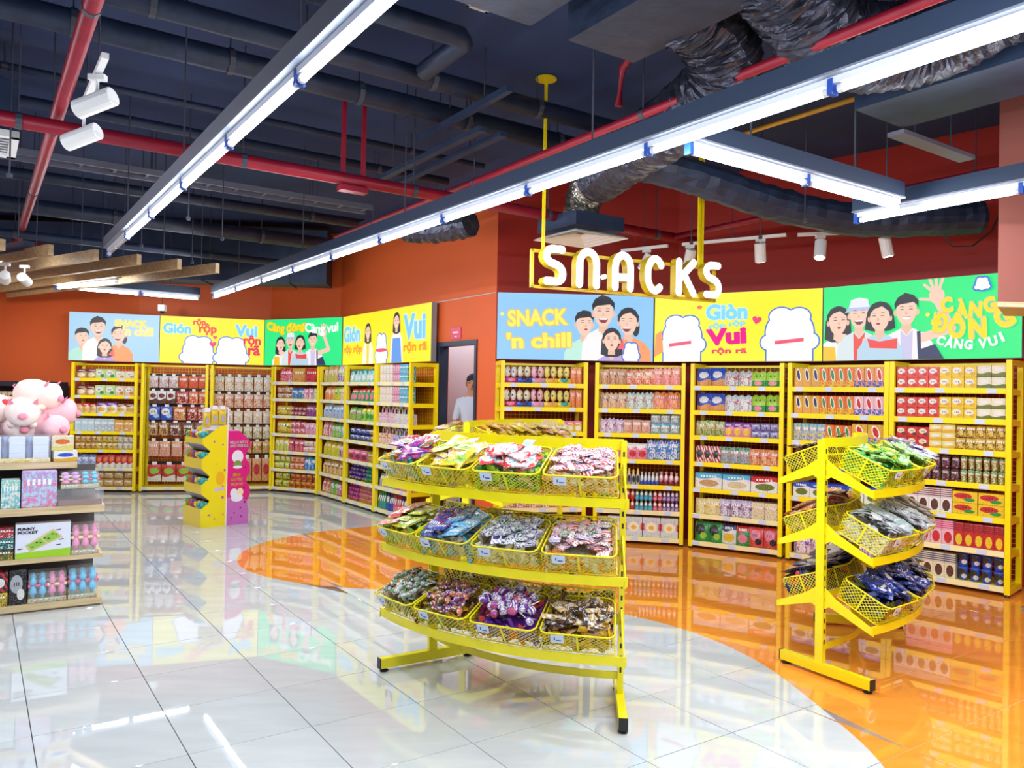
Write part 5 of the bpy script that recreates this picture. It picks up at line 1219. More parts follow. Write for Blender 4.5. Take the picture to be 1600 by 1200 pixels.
for x, z, r_ in ((.16,1.10,.008),(.22,.46,.012),(.235,.28,.016),(.18,.21,.012),(.10,.15,.010),(.19,.10,.012),(.06,.09,.008),(.235,.72,.012),(.26,.90,.014)): dt.add([(a, -.002, b) for a, b in arc_pts(x, z, r_, r_, n=10)], [tuple(range(10))])
dt.build('dot_print', mat('print_dark_plum', '#7a1450', .4), pk)
PM_ = [mat('print_pale', '#e9e6f2', .4), mat('print_green', '#7a9a4a', .4), mat('print_cream', '#f0dfae', .4)]
for j, (x, z, rx, rz, k) in enumerate(((.13,.86,.075,.085,0),(.13,.765,.055,.05,1),(.13,.73,.06,.02,0),(.09,.40,.05,.06,0),(.17,.41,.045,.05,2),(.13,.34,.08,.05,0))):
    MB().add([(a, -.0022-.0003*j, b) for a, b in arc_pts(x, z, rx, rz, n=16)], [tuple(range(16))]).build('patch_print', PM_[k], pk)
# ------------------------------------------------------------------ fluorescent lines
TUB = em('#e6efff', TUBE); BAT = mat('batten_white', '#dfe4ee', .4); TRY = mat('light_tray_navy', (.024, .044, .090), .45); GRYT = mat('tray_grey', '#7f8796', .45); BLUEC = mat('blue_connector', '#2050b0', .4)
def light_line(p, q, n, label, dark_first=False, gap=.05, tm=None):
    p, q = Vector(p), Vector(q); d = (q-p); L = d.length; d.normalize(); s = V(-d.y, d.x, 0)
    t = thing('light_line', label, 'light', p)
    def bar(name, a, b, wd, z0, z1, m):
        mb = MB(); A, B = d*a, d*b; c = (A+B)/2+V(0,0,(z0+z1)/2); return mb.obox(c, d*(b-a)/2, s*wd/2, V(0,0,(z1-z0)/2)).build(name, m, t)
    bar('tray', 0, L, .10, .070, .170, tm or TRY); bar('reflector', 0, L, .112, .060, .070, GRYT); bar('batten', 0, L, .036, .030, .060, BAT)
    seg = L/n
    for i in range(n):
        a, b = i*seg+gap, (i+1)*seg-gap*.4
        o = MB().tube([d*a+V(0,0,.006), d*b+V(0,0,.006)], .0165, 8).build('tube', TUB if not (dark_first and i == 0) else clear('unlit_tube', (.9,.9,.9), .3), t, True)
        if not (dark_first and i == 0):
            for sg_ in (-1, 1):
                L_ = bpy.data.lights.new('tube_lamp', 'AREA'); L_.shape = 'RECTANGLE'; L_.size = b-a; L_.size_y = .03; L_.energy = TUBE_W*(b-a)/1.08; L_.color = (.90, .95, 1)
                lo = bpy.data.objects.new('tube_lamp', L_); C.objects.link(lo); lo.parent = t
                nn = (s*sg_-V(0,0,1)).normalized(); yy = nn.cross(d).normalized()
                lo.location = d*(a+b)/2+V(0,0,.006)+nn*.020; lo.rotation_euler = Matrix((d, (-nn).cross(d), -nn)).transposed().to_euler()
        for e in (a, b): MB().tube([d*(e-.012)+V(0,0,.006), d*(e+.012)+V(0,0,.006)], .020, 8).build('end_cap', BAT, o)
        bar('connector', i*seg-.005, i*seg+.02, .045, -.015, .055, BLUEC)
    nr = max(2, int(L/2.2))
    for i in range(nr):
        a = L*(i+.5)/nr; MB().tube([d*a+V(0,0,.165), d*a+V(0,0,CZ-p.z)], .006, 6).build('hanger_rod', ROD, t)
ZL = 3.055
light_line(ab(8.91,1.12,ZL), ab(-2.2,1.17,ZL), 10, 'long line of fluorescent tubes over the left aisle, its far end unlit', True, tm=mat('light_tray_grey', '#6f7684', .45))
light_line(ab(12.05,2.92,ZL), ab(-2.4,3.10,ZL), 13, 'longest line of fluorescent tubes, running from the far wall over the front rack')
light_line(ab(3.0,3.18,ZL), ab(3.0,5.25,ZL), 2, 'short crosswise pair of fluorescent tubes left of the orange floor rack')
light_line(ab(3.42,5.42,ZL), ab(-2.2,5.42,ZL), 5, 'line of fluorescent tubes cut off by the right edge, beside the salmon soffit')
light_line(ab(12.40,1.15,ZL), ab(12.45,2.80,ZL), 2, 'short pair of fluorescent tubes close to the far wall, above the small posters')
light_line(ab(8.5,-1.0,ZL), ab(3.9,-1.0,ZL), 4, 'added unseen line of fluorescent tubes beyond the left edge of the picture')  # unseen line added to light the pigs and the left wall

light_line(ab(1.0,1.28,ZL), ab(1.0,2.98,ZL), 2, 'added unseen crosswise pair of fluorescent tubes above the top edge, between the two long lines')  # added out of view for front light on the rack and floor
light_line(ab(1.0,3.25,ZL), ab(1.0,5.30,ZL), 2, 'added unseen crosswise pair of fluorescent tubes beyond the upper right corner')  # another added pair out of view, brightening the floor at the right
light_line(ab(12.35,-4.6,ZL), ab(12.35,-.15,ZL), 4, 'added unseen line of fluorescent tubes along the far orange wall, beyond the left edge')  # added out of sight to brighten the dim left wall
cl_ = V(*onE((tD0+tD1)/2+.1), 0)+nE*.75
c2_ = V(*onE(1.7), 0)+nE*.85
light_line(c2_+V(-dd.x*1.1,-dd.y*1.1,3.0), c2_+V(dd.x*1.1,dd.y*1.1,3.0), 2, 'added unseen pair of fluorescent tubes deep in the corridor behind the doorway')  # extra unseen tubes added to brighten the corridor wall
light_line(cl_+V(-dd.x*.5,-dd.y*.5,3.0), cl_+V(dd.x*.5,dd.y*.5,3.0), 1, 'single fluorescent tube in the corridor behind the doorway')

# ------------------------------------------------------------------ SNACKS sign
SA = radians(24.6); so = V(.20, 6.5, 0)
sg = thing('snacks_sign', 'hanging yellow framed sign of white glowing letters SNACKS', 'sign', so, SA)
LIT = em('#ffffff', 2.6); SGY = mat('sign_yellow', (.72, .50, .01), .4)
def ribbon(pts, r):        # thick rounded stroke outline in x/z
    L_, R_ = [], []
    n = len(pts)
    for i, p in enumerate(pts):
        a, b = Vector(pts[max(i-1, 0)]), Vector(pts[min(i+1, n-1)]); d = (b-a).normalized(); nn = Vector((-d.y, d.x))*r
        L_.append(tuple(Vector(p)+nn)); R_.append(tuple(Vector(p)-nn))
    def capp(c, d0):
        a0 = atan2(d0.y, d0.x); return [(c[0]+r*cos(a0-pi/2+pi*k/8), c[1]+r*sin(a0-pi/2+pi*k/8)) for k in range(1, 8)]
    e = (Vector(pts[-1])-Vector(pts[-2])); s_ = (Vector(pts[0])-Vector(pts[1]))
    return R_, capp(pts[-1], e), L_[::-1], capp(pts[0], s_)
def stroke3(mb, pts, r, y0, y1):
    R_, c1, L_, c0 = ribbon(pts, r); n = len(pts)
    # strip of quads keeps curved strokes clean
    Lf = L_[::-1]
    for i in range(n-1):
        q = [R_[i], R_[i+1], Lf[i+1], Lf[i]]
        mb.k = 0; mb.add([(x, y0, z) for x, z in q], [(0,1,2,3)]); mb.k = 1; mb.add([(x, y1, z) for x, z in q], [(3,2,1,0)])
        for a, b in ((R_[i], R_[i+1]), (Lf[i+1], Lf[i])): mb.add([(a[0],y0,a[1]),(a[0],y1,a[1]),(b[0],y1,b[1]),(b[0],y0,b[1])], [(0,1,2,3)])
    for c, p, e0, e1 in ((c1, pts[-1], R_[-1], Lf[-1]), (c0, pts[0], Lf[0], R_[0])):
        ring = [e0]+c+[e1]; mb.k = 0; mb.add([(x, y0, z) for x, z in ring], [tuple(range(len(ring)))]); mb.k = 1
        for a, b in zip(ring, ring[1:]): mb.add([(a[0],y0,a[1]),(a[0],y1,a[1]),(b[0],y1,b[1]),(b[0],y0,b[1])], [(0,1,2,3)])
def bez(P, n=14):
    out = []
    for i in range(n+1):
        t = i/n; Q = [Vector(p) for p in P]
        while len(Q) > 1: Q = [a*(1-t)+b*t for a, b in zip(Q, Q[1:])]
        out.append(tuple(Q[0]))
    return out
def S_(x0, x1, z0, z1):
    w, h = x1-x0, z1-z0; f = lambda u, v: (x0+u*w, z0+v*h)
    return [[f(.96,.98)]+bez([f(.60,.98), f(-.12,1.03), f(-.16,.62), f(.42,.55)], 9)+bez([f(.62,.52), f(1.22,.44), f(1.16,-.04), f(.50,.02)], 9)+[f(.05,.02)]]
def N_(x0, x1, z0, z1):
    w, h = x1-x0, z1-z0; f = lambda u, v: (x0+u*w, z0+v*h)
    return [[f(0,0), f(0,.55)]+[f(.5-.5*cos(pi*k/10), .62+.38*sin(pi*k/10)) for k in range(0, 11)]+[f(1,.55), f(1,0)]]
def A_(x0, x1, z0, z1):
    w, h = x1-x0, z1-z0; return N_(x0, x1, z0, z1)+[[(x0, z0+.32*h), (x1, z0+.32*h)]]
def C_(x0, x1, z0, z1):
    w, h = x1-x0, z1-z0; cx, cz = x0+.52*w, z0+.5*h
    return [[(cx+.52*w*cos(radians(a))*(1), cz+.5*h*sin(radians(a))) for a in range(38, 323, 15)]]
def K_(x0, x1, z0, z1):
    w, h = x1-x0, z1-z0; f = lambda u, v: (x0+u*w, z0+v*h); return [[f(0,0), f(0,1)], [f(1,1), f(.06,.45)], [f(.34,.60), f(1,0)]]
rs = .033; z0, z1 = 2.662, 2.942
for i, (fn, a, b) in enumerate(((S_,.036,.257),(N_,.357,.588),(A_,.709,.93),(C_,1.043,1.26),(K_,1.377,1.603),(S_,1.678,1.886))):
    mb = MB()
    for j, st in enumerate(fn(a+rs, b-rs, z0, z1)): stroke3(mb, st, rs, -.001*j, .085)
    mb.build('letter_'+'snacks'[i], [LIT, SGY], sg)
dot = MB(); dot.prism(arc_pts(.640, z0+.30*(z1-z0), .016, .02, n=10), lambda x, z: V(x, 0, z), lambda x, z: V(x, .05, z)); dot.build('letter_dot', LIT, sg)
fm = MB()
for z in (2.615, 2.915): fm.box(-.02, 1.90, .095, .125, z, z+.025)
for x in (-.02, 1.875): fm.box(x, x+.025, .095, .125, 2.615, 2.94)
fm.build('frame', SGY, sg)
for x in (.085, 1.70, 1.735): MB().box(x, x+.022, .10, .122, 2.94, CZ).build('pole', YEL, sg)
for x in (.096, 1.73): MB().lathe([(.09,0),(.09,.012),(.03,.02)], 16, (x, .111, CZ-.021)).build('ceiling_flange', YEL, sg)

# ------------------------------------------------------------------ services above
def pipe(pts, r, m, label, name='service_pipe', cat='pipe', n=10, clamps=0, group=None):
    p0 = Vector(pts[0]); t = thing(name, label, cat, p0, group=group)
    MB().tube([Vector(p)-p0 for p in pts], r, n).build('pipe_run', m, t, True)
    if clamps:
        a, b = Vector(pts[0])-p0, Vector(pts[-1])-p0; d = (b-a).normalized()
        for i in range(clamps):
            c = a+(b-a)*((i+.5)/clamps); MB().tube([c-d*.02, c+d*.02], r*1.10, n).build('collar', ROD, t)
            MB().tube([c+V(0,0,r), V(c.x, c.y, CZ-p0.z)], .006, 5).build('hanger_rod', ROD, t)
    return t
pipe([ab(5.35,-1.6,4.12), ab(5.35,5.35,4.12)], .075, NAVY2, 'navy lagged pipe crossing the ceiling, nearer of the two thick ones', clamps=7)
pipe([ab(5.88,-2.0,4.10), ab(5.90,5.0,4.10)], .085, NAVY2, 'navy lagged pipe crossing the ceiling, farther of the two thick ones', clamps=7)
pipe([ab(4.55,1.6,4.1), ab(4.55,2.65,4.1), ab(4.60,2.7,4.1), ab(5.2,2.72,4.1)], .07, NAVY2, 'short bent navy pipe between the ceiling ducts and the thick pipes')
pipe([ab(7.35,-2.5,4.22), ab(7.35,4.6,4.22)], .03, NAVY, 'thin navy pipe close to the ceiling slab behind the red main', clamps=4)
pipe([ab(8.15,-2.5,4.22), ab(8.15,4.6,4.22)], .045, NAVY, 'navy pipe close to the slab between the red main and the cable tray', clamps=4)
pipe([ab(9.6,-3.0,3.9), ab(9.6,4.4,3.9)], .06, NAVY2, 'navy pipe beyond the cable tray, above the wooden slats', clamps=4)
pipe([ab(10.5,-3.0,3.75), ab(10.5,4.0,3.75)], .09, NAVY2, 'thick navy pipe deep in the ceiling toward the far wall', clamps=4)
pipe([ab(11.3,-3.0,3.55), ab(11.3,3.8,3.55)], .05, NAVY, 'navy pipe deepest in the ceiling, near the far orange wall', clamps=3)
pipe([ab(6.26,-2.0,3.5), ab(6.26,6.9,3.5)], .052, RED, 'thick red sprinkler main crossing the whole ceiling', clamps=6)
pipe([ab(1.0,.45,3.62), ab(12.5,.47,3.62)], .045, RED, 'red sprinkler pipe running toward the far wall at the left', clamps=5)
pipe([ab(-1.5,3.65,3.6), ab(9.2,3.65,3.6)], .030, RED, 'slim red sprinkler pipe running over the longest light line', clamps=5)
pipe([ab(1.5,7.12,3.7), ab(4.0,7.12,3.7)], .028, RED, 'slim red pipe at the right beside the dark red wall', clamps=2)
pipe([ab(4.4,6.40,3.5), ab(6.3,6.40,3.5)], .030, RED, 'slim red pipe above the white spotlight track')
pipe([ab(3.25,3.62,3.95), ab(3.55,3.62,4.0), ab(3.95,3.62,4.0), ab(4.05,3.64,3.97), ab(4.08,3.64,3.72)], .028, RED, 'red swan neck sprinkler drop beside the crinkled duct')
pipe([ab(3.0,4.98,3.8), ab(4.6,4.95,3.8)], .018, mat('ochre_pipe', '#c08a20', .4), 'thin ochre gas pipe above the crosswise tubes')
pipe([ab(12.3,.40,3.62), ab(12.3,.8,3.6), ab(12.3,.8,3.4)], .02, RED, 'small red sprinkler branch at the far end of the left red pipe')
ub = thing('pipe_support', 'red U shaped bracket hanging on two red posts over the red main', 'bracket', ab(6.26,2.62,3.44))
for b_ in (-.09, .09): MB().obox(BX*b_+V(0,0,.42), BX*.016, AX*.016, V(0,0,.42)).build('post', RED, ub)
MB().obox(V(0,0,-.02), BX*.12, AX*.05, V(0,0,.022)).build('shoe', RED, ub)
def strut(a0, b0, a1, b1, z, wd, ht, m, label, name='support_strut', rods=2):
    t = thing(name, label, 'strut', ab(a0, b0, z)); q = ab(a1, b1, z)-ab(a0, b0, z)
    MB().bar((0,0,0), q, wd, ht).build('channel', m, t)
    for i in range(rods):
        c = q*((i+.5)/rods if rods > 1 else .5); MB().tube([c+V(0,0,ht/2), c+V(0,0,CZ-z)], .006, 5).build('hanger_rod', ROD, t)
strut(6.25, 3.24, 4.80, 3.22, 3.97, .05, .05, NAVY, 'navy steel channel carrying the two thick lagged pipes')
strut(7.4, 3.28, 5.3, 3.30, 3.82, .07, .04, NAVY, 'navy cable channel left of its twin behind the thick pipes'); strut(7.4, 3.50, 5.3, 3.50, 3.82, .07, .04, NAVY, 'navy cable channel right of its twin behind the thick pipes')
strut(9.0, 3.9, 7.2, 3.9, 3.75, .09, .05, NAVY, 'navy cable channel over the red wall corner')
LGT = mat('cable_tray_grey', (.16, .17, .23), .5)
ct = thing('cable_tray', 'pale grey cable ladder crossing the ceiling above the wooden slats', 'cable tray', ab(8.8,-2.5,3.9))
for a_ in (-.13, .13): MB().bar(AX*a_, AX*a_+BX*6.4, .025, .06).build('rail', LGT, ct)
for i in range(22): MB().bar(BX*(i*.3+.05)-AX*.13, BX*(i*.3+.05)+AX*.13, .03, .012).build('rung', LGT, ct)
for i in range(4):
    for a_ in (-.13, .13): MB().tube([BX*(i*1.7+.6)+AX*a_+V(0,0,.03), BX*(i*1.7+.6)+AX*a_+V(0,0,CZ-3.9)], .006, 5).build('hanger_rod', ROD, ct)
def duct(a0, a1, b0, b1, z0, z1, label, m=NAVY2):
    t = thing('air_duct', label, 'duct', ab((a0+a1)/2, (b0+b1)/2, z0)); mb = MB(); mb.obox(V(0,0,(z1-z0)/2), AX*(a1-a0)/2, BX*(b1-b0)/2, V(0,0,(z1-z0)/2)).build('duct_body', m, t)
    n = int((a1-a0)/1.1)
    for i in range(1, n+1): MB().obox(AX*(-(a1-a0)/2+i*(a1-a0)/(n+1))+V(0,0,(z1-z0)/2), AX*.012, BX*((b1-b0)/2+.02), V(0,0,(z1-z0)/2+.02)).build('flange', NAVY, t)
    for s_ in (-1, 1):
        for u in (-.3, .3): MB().tube([AX*(a1-a0)*u+BX*((b1-b0)/2+.012)*s_, AX*(a1-a0)*u+BX*((b1-b0)/2+.012)*s_+V(0,0,CZ-z0)], .007, 5).build('hanger_rod', ROD, t)
    return t
duct(-2.2, 3.48, 1.52, 2.46, 3.72, 4.22, 'wide navy duct over the front, nearest the long left light line')
duct(-2.2, 3.46, 2.70, 3.20, 3.70, 4.15, 'narrow navy duct from which the crinkled flexible hoses hang')
duct(-2.2, 3.0, 4.72, 5.30, 3.62, 3.95, 'navy duct along the right, over the crosswise tubes', NAVY)
strut(3.05, 5.30, 3.05, 6.3, 3.60, .12, .03, LGT, 'pale grey bracket arm at the end of the right duct')
t = thing('air_duct', 'large navy duct box along the far orange wall over the small posters', 'duct', (-6.9,12.55,3.42)); q = V(7.8,.55,0)/2; qn = V(-.55,7.8,0).normalized()*.30
MB().obox(V(0,0,.42), q, qn, V(0,0,.42)).build('duct_body', NAVY, t)
for i in range(6): MB().obox(q*(-.85+i*.34)+V(0,0,.42), q.normalized()*.012, qn*1.04, V(0,0,.44)).build('flange', NAVY2, t)
FOIL = mat('crinkled_foil_dark', (.055, .058, .085), .30, metal=.55, noise=.4, nscale=14, bump=.9); FOILS = mat('crinkled_foil_silver', (.50, .47, .42), .25, metal=.9, noise=.35, nscale=30, bump=1.0)
def flex(pts, r, label, m, n=14, wr=.06, seg=40):
    P = [Vector(p) for p in pts]; Q = []
    for i in range(len(P)-1):
        p0, p1, p2, p3 = P[max(i-1,0)], P[i], P[i+1], P[min(i+2, len(P)-1)]
        k = max(4, int(seg/(len(P)-1)))
        for j in range(k):
            t = j/k; Q.append(.5*((2*p1)+(p2-p0)*t+(2*p0-5*p1+4*p2-p3)*t*t+(-p0+3*p1-3*p2+p3)*t**3))
    Q.append(P[-1]); rnd = random.Random(len(pts)*7+int(r*100))
    rr = [r*(1+wr*(1 if i % 2 else -1)*rnd.uniform(.3, 1.3)) for i in range(len(Q))]
    t = thing('flexible_duct', label, 'duct', P[0]); mb = MB().tube([q-P[0] for q in Q], rr, n)
    mb.v = [tuple(Vector(v)+V(rnd.uniform(-1,1), rnd.uniform(-1,1), rnd.uniform(-1,1))*r*.045) for v in mb.v]
    mb.build('hose', m, t); return t
flex([ab(3.10,3.2,3.90), ab(3.12,3.48,3.86), ab(3.25,3.74,3.70), ab(3.75,3.90,3.60), ab(4.4,4.15,3.62), ab(5.1,4.55,3.72), ab(5.75,4.90,3.78)], .215, 'dark crinkled flexible hose sagging from the narrow duct toward the square diffuser', FOIL, n=20, seg=150, wr=.035)
flex([ab(5.70,4.87,3.80), ab(6.05,5.02,3.78), ab(6.20,5.07,3.66), ab(6.23,5.07,3.54)], .175, 'silver crinkled hose end dropping into the square diffuser', FOILS, n=20, seg=56, wr=.06)
flex([ab(2.55,3.2,3.92), ab(2.6,3.5,3.86), ab(2.62,3.95,3.72), ab(2.35,4.4,3.76), ab(1.7,4.46,3.92), ab(.8,4.4,3.95)], .235, 'thick dark crinkled hose at the top edge, right of the narrow duct', FOIL, n=20, seg=120, wr=.035)
flex([ab(4.95,4.5,3.72), ab(4.75,5.2,3.62), ab(4.55,6.0,3.48), ab(4.25,6.75,3.40), ab(3.85,7.25,3.40), ab(3.55,7.6,3.42)], .15, 'dark wrapped hose running right above the spotlight tracks', NAVY2, seg=40, wr=.03)
flex([ab(8.0,4.0,3.55), ab(7.6,4.15,3.5), ab(7.1,4.3,3.5)], .14, 'dark crinkled hose against the red wall left of the sign', FOIL, seg=18)
dfz = thing('ceiling_diffuser', 'white square four way air diffuser above the SNACKS letters', 'air diffuser', ab(6.23,5.07,3.30))
for i in range(5):
    s0, s1 = .34-i*.062, .34-i*.062-.034; zz = i*.012
    mb = MB()
    for (ux, uy) in ((1,0),(0,1),(-1,0),(0,-1)):
        n_ = AX*ux+BX*uy; t_ = -AX*uy+BX*ux
        A = [n_*s0-t_*s0+V(0,0,zz), n_*s0+t_*s0+V(0,0,zz), n_*s1+t_*s1+V(0,0,zz+.022), n_*s1-t_*s1+V(0,0,zz+.022)]
        mb.hexa(A+[p+V(0,0,.006) for p in A])
    mb.build('louvre_ring', WHT, dfz)
MB().obox(V(0,0,.14), AX*.31, BX*.31, V(0,0,.07)).build('plenum_box', NAVY, dfz)
vt = thing('ceiling_vent', 'white louvred ceiling vent cut off by the left edge', 'vent', ab(7.33,-.08,3.60))
mb = MB()
for s_ in (-1, 1): mb.obox(AX*.31*s_, AX*.03, BX*.34, V(0,0,.025)); mb.obox(BX*.31*s_, AX*.34, BX*.03, V(0,0,.025))
mb.build('vent_frame', WHT, vt)
for i in range(7): MB().obox(AX*(-.24+i*.08), AX*.022+V(0,0,.018), BX*.29, V(0,0,.003)).build('louvre', WHT, vt)
MB().obox(V(0,0,.22), AX*.33, BX*.33, V(0,0,.19)).build('plenum_box', NAVY, vt)
# spotlight tracks
def track(p, q, label, drop, rods=1):
    p, q = Vector(p), Vector(q); t = thing('light_track', label, 'light track', p); MB().bar((0,0,0), q-p, .035, .03).build('rail', WHT, t)
    for i in range(rods): c = (q-p)*((i+.5)/rods); MB().tube([c, c+V(0,0,CZ-p.z)], .005, 5).build('hanger_wire', ROD, t)
    return t
def spot(p, aim, label, on=SPOT_W, glow=6.0, size=.055, ln=.19, drop=.10):
    p = Vector(p); t = thing('track_spotlight', label, 'spotlight', p, group=None); d = (Vector(aim)-p).normalized()
    MB().box(-.045, .045, -.02, .02, -.03, .0).build('adapter', WHT, t); MB().tube([(0,0,-.03), (0,0,-drop)], .009, 6).build('stem', WHT, t)
    c = V(0,0,-drop-.03); a, b = c-d*ln*.45, c+d*ln*.55
    mb = MB(); mb.tube([a, a+d*.004, b-d*.002, b], [size*.9, size, size, size*.96], 14); mb.build('head', WHT, t)
    MB().tube([b, b+d*.003], size*.78, 14).build('lens', em('#fffaf0', glow), t)
    if on:
        L = bpy.data.lights.new('spot_lamp', 'SPOT'); L.energy = on; L.spot_size = radians(46); L.spot_blend = .7; L.shadow_soft_size = .04; L.color = (1, .95, .86)
        o = bpy.data.objects.new('spot_lamp', L); C.objects.link(o); o.parent = t; o.location = b+d*.02; o.rotation_euler = d.to_track_quat('-Z', 'Y').to_euler()
track((1.79,8.41,3.35), (2.69,7.82,3.35), 'white spotlight track behind the last letter of the sign', 0); track((2.80,7.81,3.35), (3.81,7.45,3.35), 'white spotlight track above the boundary of the yellow and green posters', 0); track((1.20,8.84,3.35), (1.65,8.50,3.35), 'short white spotlight track behind the middle of the sign', 0)
spot((1.86,8.37,3.335), (1.6,9.2,1.2), 'white track spotlight behind the last two sign letters'); spot((2.48,7.96,3.335), (2.8,8.6,1.0), 'white unlit looking track spotlight right of the sign')
spot((3.0,7.74,3.335), (2.6,7.0,1.2), 'white track spotlight glaring toward the camera', 8, 30); spot((3.55,7.54,3.335), (4.0,7.5,1.2), 'white track spotlight nearest the salmon soffit'); spot((1.45,8.66,3.335), (.4,9.3,1.2), 'white track spotlight hidden behind the sign letters')
track((-2.15,4.10,3.45), (-2.72,4.92,3.45), 'white spotlight track at the upper left, beside the red pipe', 0, 2)
spot((-2.30,4.31,3.43), (-4.6,4.75,2.75), 'upper white cylinder spotlight at the upper left', 6, 3, .052, .23, .12); spot((-2.66,4.84,3.43), (-5.0,5.25,2.7), 'lower white cylinder spotlight at the upper left', 6, 3, .052, .23, .14)
# wooden slats at the left, with two tubes and two spots
sd = (AX*4.4-BX*1.7).normalized()
for i in range(7):
    e = ab(8.95+.02*(5-i), 2.22-.40*i, 3.0)
    t = thing('ceiling_slat', 'light oak ceiling slat, ' + ['nearest the sprinkler wall, rightmost of the slats', 'second slat from the right end of the row', 'third slat from the right end of the row', 'fourth slat from the right end of the row', 'fifth slat from the right end of the row', 'sixth slat, cut off by the left edge', 'slat beyond the left edge'][i], 'slat', e)
    q = sd*5.0; n_ = V(-sd.y, sd.x, 0)
    MB().obox(q/2+V(0,0,.055), q/2, n_*.025, V(0,0,.055)).build('board', WOODS, t)
    for u in (.06, .9): MB().tube([q*u+V(0,0,.11), q*u+V(0,0,CZ-3.0)], .004, 5).build('hanger_wire', ROD, t)
light_line(V(-5.85,10.10,2.965), V(-4.72,9.40,2.965), 1, 'single fluorescent tube hung under the wooden slats')
light_line(V(-5.7,8.52,3.02), V(-4.95,8.05,3.02), 1, 'single fluorescent tube between the slats at the left edge')
spot((-5.35,8.30,3.0), (-8.2,13.1,1.9), 'left of the two white spotlights under the wooden slats', 230, 2, .05, .2, .12); spot((-5.22,8.42,3.0), (-6.6,13.2,2.2), 'right of the two white spotlights under the wooden slats', 130, 2, .05, .2, .12)
cc = thing('security_camera', 'small white dome camera hanging in front of the sky blue small poster', 'camera', (-5.60,12.60,2.94))
MB().box(-.05, .05, -.05, .05, 0, .10).build('housing', WHT, cc); MB().ball((0,0,-.005), .04, .04, .04).build('dome', BLK, cc); MB().tube([(0,0,.10), (0,0,CZ-2.94)], .006, 6).build('cable', ROD, cc)
for a_, b_, lb in ((6.61,.95,'small white round ceiling light left of the thick pipes'),(6.69,1.80,'small white round ceiling light beside the long left light line'),(4.57,2.83,'small white square ceiling light frame near the ducts')):
    t = thing('ceiling_light', lb, 'light', ab(a_, b_, CZ-.012))
    if 'square' in lb: 
        mb = MB()
        for s_ in (-1,1): mb.obox(AX*.075*s_, AX*.012, BX*.087, V(0,0,.012)); mb.obox(BX*.075*s_, AX*.087, BX*.012, V(0,0,.012))
        mb.build('frame', WHT, t)
    else: MB().lathe([(.05,0),(.055,.012)], 14).build('disc', WHT, t)
for i, (a_, b_) in enumerate(((4.32,-.35),(6.9,.2),(7.6,1.6),(8.4,2.1),(9.4,1.5),(10.2,2.2),(4.9,6.2),(4.2,5.9),(3.7,6.3),(5.5,5.9))):
    t = thing('hanging_rod', 'thin dark steel rod hanging from the slab between the pipes', 'rod', ab(a_, b_, 3.25), group='loose hanger rods under the slab'); MB().tube([(0,0,0), (0,0,CZ-3.25)], .006, 6).build('rod', ROD, t); MB().box(-.015, .015, -.015, .015, 0, .03).build('nut', ROD, t)
cb = thing('loose_cable', 'black cable looping down beside the salmon soffit', 'cable', (3.9,7.2,3.2))
MB().tube([(0,.1,.35), (.02,.08,.1), (.12,.04,-.05), (.28,0,-.05), (.42,-.06,.08), (.5,-.1,.32)], .008, 6).build('cable_run', BLK, cb)
# conduit along the door wall and the salmon soffit at the right
p0, p1 = V(*onE(tD0-.06), 2.95), V(K4[0], K4[1], 2.95); n_ = -nE*.012
cn = thing('wall_conduit', 'thin pale conduit along the orange wall above the doorway', 'conduit', p0+n_); MB().tube([(0,0,0), p1-p0], .008, 6).build('tube_run', mat('conduit_grey', '#c9bdb6', .5), cn)
sf = [(3.555,5.8),(6.6,5.8),(7.3,6.4),(3.98,6.4)]
for nm, za, zb, m_ in (('wall_soffit', 2.47, CZ, mat('salmon_paint', '#96584c', .6)), ('trim_2', 2.43, 2.469, WOODM)): struct(MB().prism(sf, lambda x, y: V(x, y, za), lambda x, y: V(x, y, zb)).build(nm, m_))

STL = mat('brushed_steel', '#b9bcc2', .25, metal=.8)
st = thing('stand_base', 'round steel base plate on the orange floor, cut off by the right edge', 'stand', (4.47,6.55,0))
MB().lathe([(.20,0),(.20,.008),(.17,.016),(.06,.022)], 28).build('base_plate', STL, st, True); MB().tube([(.05,0,.018), (.05,0,1.0)], .018, 10).build('pole', STL, st)
# ------------------------------------------------------------------ the person in the doorway
H = 1.90/1.75
def P_(x, y, z): return (x*H, y*H, z*H)
J = [P_(0,0,.95), P_(0,.0,1.12), P_(0,.0,1.30), P_(0,.0,1.43), P_(0,-.005,1.50), P_(0,-.015,1.58), P_(0,-.02,1.66), P_(0,-.01,1.70),      # 0-7 spine, neck, head
     P_(-.17,0,1.41), P_(-.235,.02,1.15), P_(-.20,-.12,.95), P_(-.18,-.20,.90),          # 8-11 arm a
     P_(.17,0,1.41), P_(.235,.02,1.15), P_(.20,-.12,.95), P_(.18,-.20,.90),              # 12-15 arm b
     P_(-.09,0,.90), P_(-.10,-.01,.50), P_(-.10,.02,.08), P_(-.10,-.14,.03),             # 16-19 leg
     P_(.09,0,.90), P_(.10,-.01,.50), P_(.10,.02,.08), P_(.10,-.14,.03)]
R_ = [.145,.135,.155,.12,.052,.085,.090,.055, .062,.046,.034,.030, .062,.046,.034,.030, .092,.062,.042,.036, .092,.062,.042,.036]
Ed = [(0,1),(1,2),(2,3),(3,4),(4,5),(5,6),(6,7),(3,8),(8,9),(9,10),(10,11),(3,12),(12,13),(13,14),(14,15),(0,16),(16,17),(17,18),(18,19),(0,20),(20,21),(21,22),(22,23)]
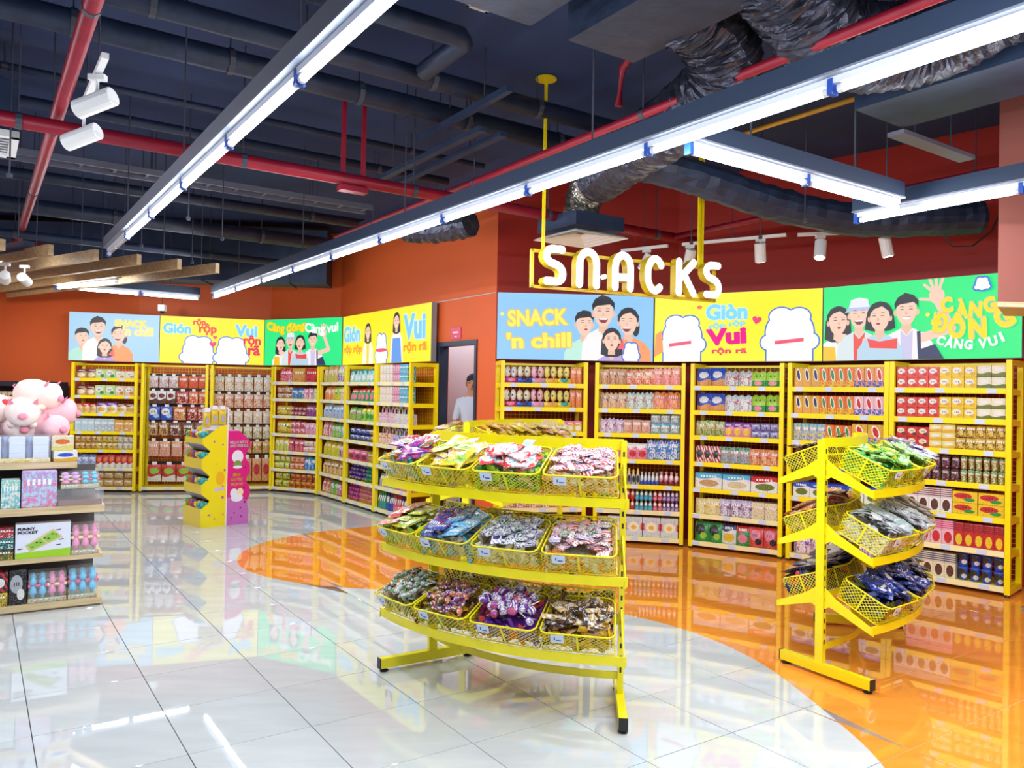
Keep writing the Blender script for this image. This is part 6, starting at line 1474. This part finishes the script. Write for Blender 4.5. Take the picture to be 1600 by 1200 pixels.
for base, sx in ((11, -1), (15, 1)):
    for f in range(5):
        o_ = V(*J[base]); k = len(J); sp = (f-2)*.016; ln = (.058,.072,.078,.072,.055)[f]
        if f == 0: J += [tuple(o_+V(-sx*.03, -.02, .0)), tuple(o_+V(-sx*.045, -.05, -.012))]
        else: J += [tuple(o_+V(sx*sp, -.045, -.006)), tuple(o_+V(sx*sp, -.045-ln*.6, -.035))]
        R_ += [.010, .008]; Ed += [(base, k), (k, k+1)]
me = bpy.data.meshes.new('body'); me.from_pydata(J, Ed, []); me.update()
tmp = bpy.data.objects.new('body', me); C.objects.link(tmp)
sk = tmp.modifiers.new('skin', 'SKIN'); sk.use_smooth_shade = True
for i, v in enumerate(me.skin_vertices[0].data): v.radius = (R_[i]*H*(1.0 if i > 3 else 1.12), R_[i]*H*(1.0 if i > 3 else .80)); v.use_root = (i == 0)
tmp.modifiers.new('sub', 'SUBSURF').levels = 2
dg = bpy.context.evaluated_depsgraph_get(); bm_ = bpy.data.meshes.new_from_object(tmp.evaluated_get(dg)); bpy.data.objects.remove(tmp)
SKN = mat('skin', '#c08a68', .55); SHT = mat('white_tee_shirt', '#c9d4e6', .8); TRS = mat('dark_trousers', '#1c2230', .8)
bm_.materials.clear()
for m in (SKN, SHT, TRS): bm_.materials.append(m)
for p in bm_.polygons:
    c = p.center/H; arm = abs(c.x) > .165
    p.material_index = 0 if c.z > 1.475 else (0 if arm and c.z < 1.20 else (1 if c.z > .94 else 2)); p.use_smooth = True
pr_ = thing('person', 'person in a white tee shirt standing half hidden behind the door frame', 'person', (-.515,10.62,0.07), -.15)
link('body', bm_, pr_)
hd = V(0,-.015,1.635)*H
MB().ball(hd+V(0,.028,.050)*H, .094*H, .098*H, .085*H, 16, 10).build('hair', mat('black_hair', '#14141a', .7), pr_, True)
# trim the hair to a cap by sinking it behind the face
fc = MB(); fc.ball(hd+V(0,-.100,-.012)*H, .016*H, .022*H, .026*H, 8, 6); fc.build('nose', SKN, pr_, True)
for sx in (-1, 1):
    MB().ball(hd+V(sx*.036,-.088,.012)*H, .013*H, .008*H, .008*H, 8, 5).build('eye', EYE, pr_, True); MB().box(*[q*H for q in (sx*.036-.02, sx*.036+.02, -.118, -.104, 1.668, 1.676)]).build('eyebrow', mat('black_hair', '#14141a', .7), pr_)
    MB().ball(hd+V(sx*.092,.01,0)*H, .014*H, .022*H, .03*H, 8, 6).build('ear', SKN, pr_, True)
MB().ball(hd+V(0,-.092,-.058)*H, .026*H, .010*H, .007*H, 8, 4).build('mouth', mat('lips', '#a05a50', .5), pr_, True)
struct(MB().obox(V(-.55,10.75,.033), V(dd.x,dd.y,0)*.9, nE*.55, V(0,0,.035)).build('floor_corridor', mat('corridor_floor', '#8a8688', .6)))
for n_ in [k for k in list(bpy.data.meshes) if k.users == 0]: bpy.data.meshes.remove(n_)
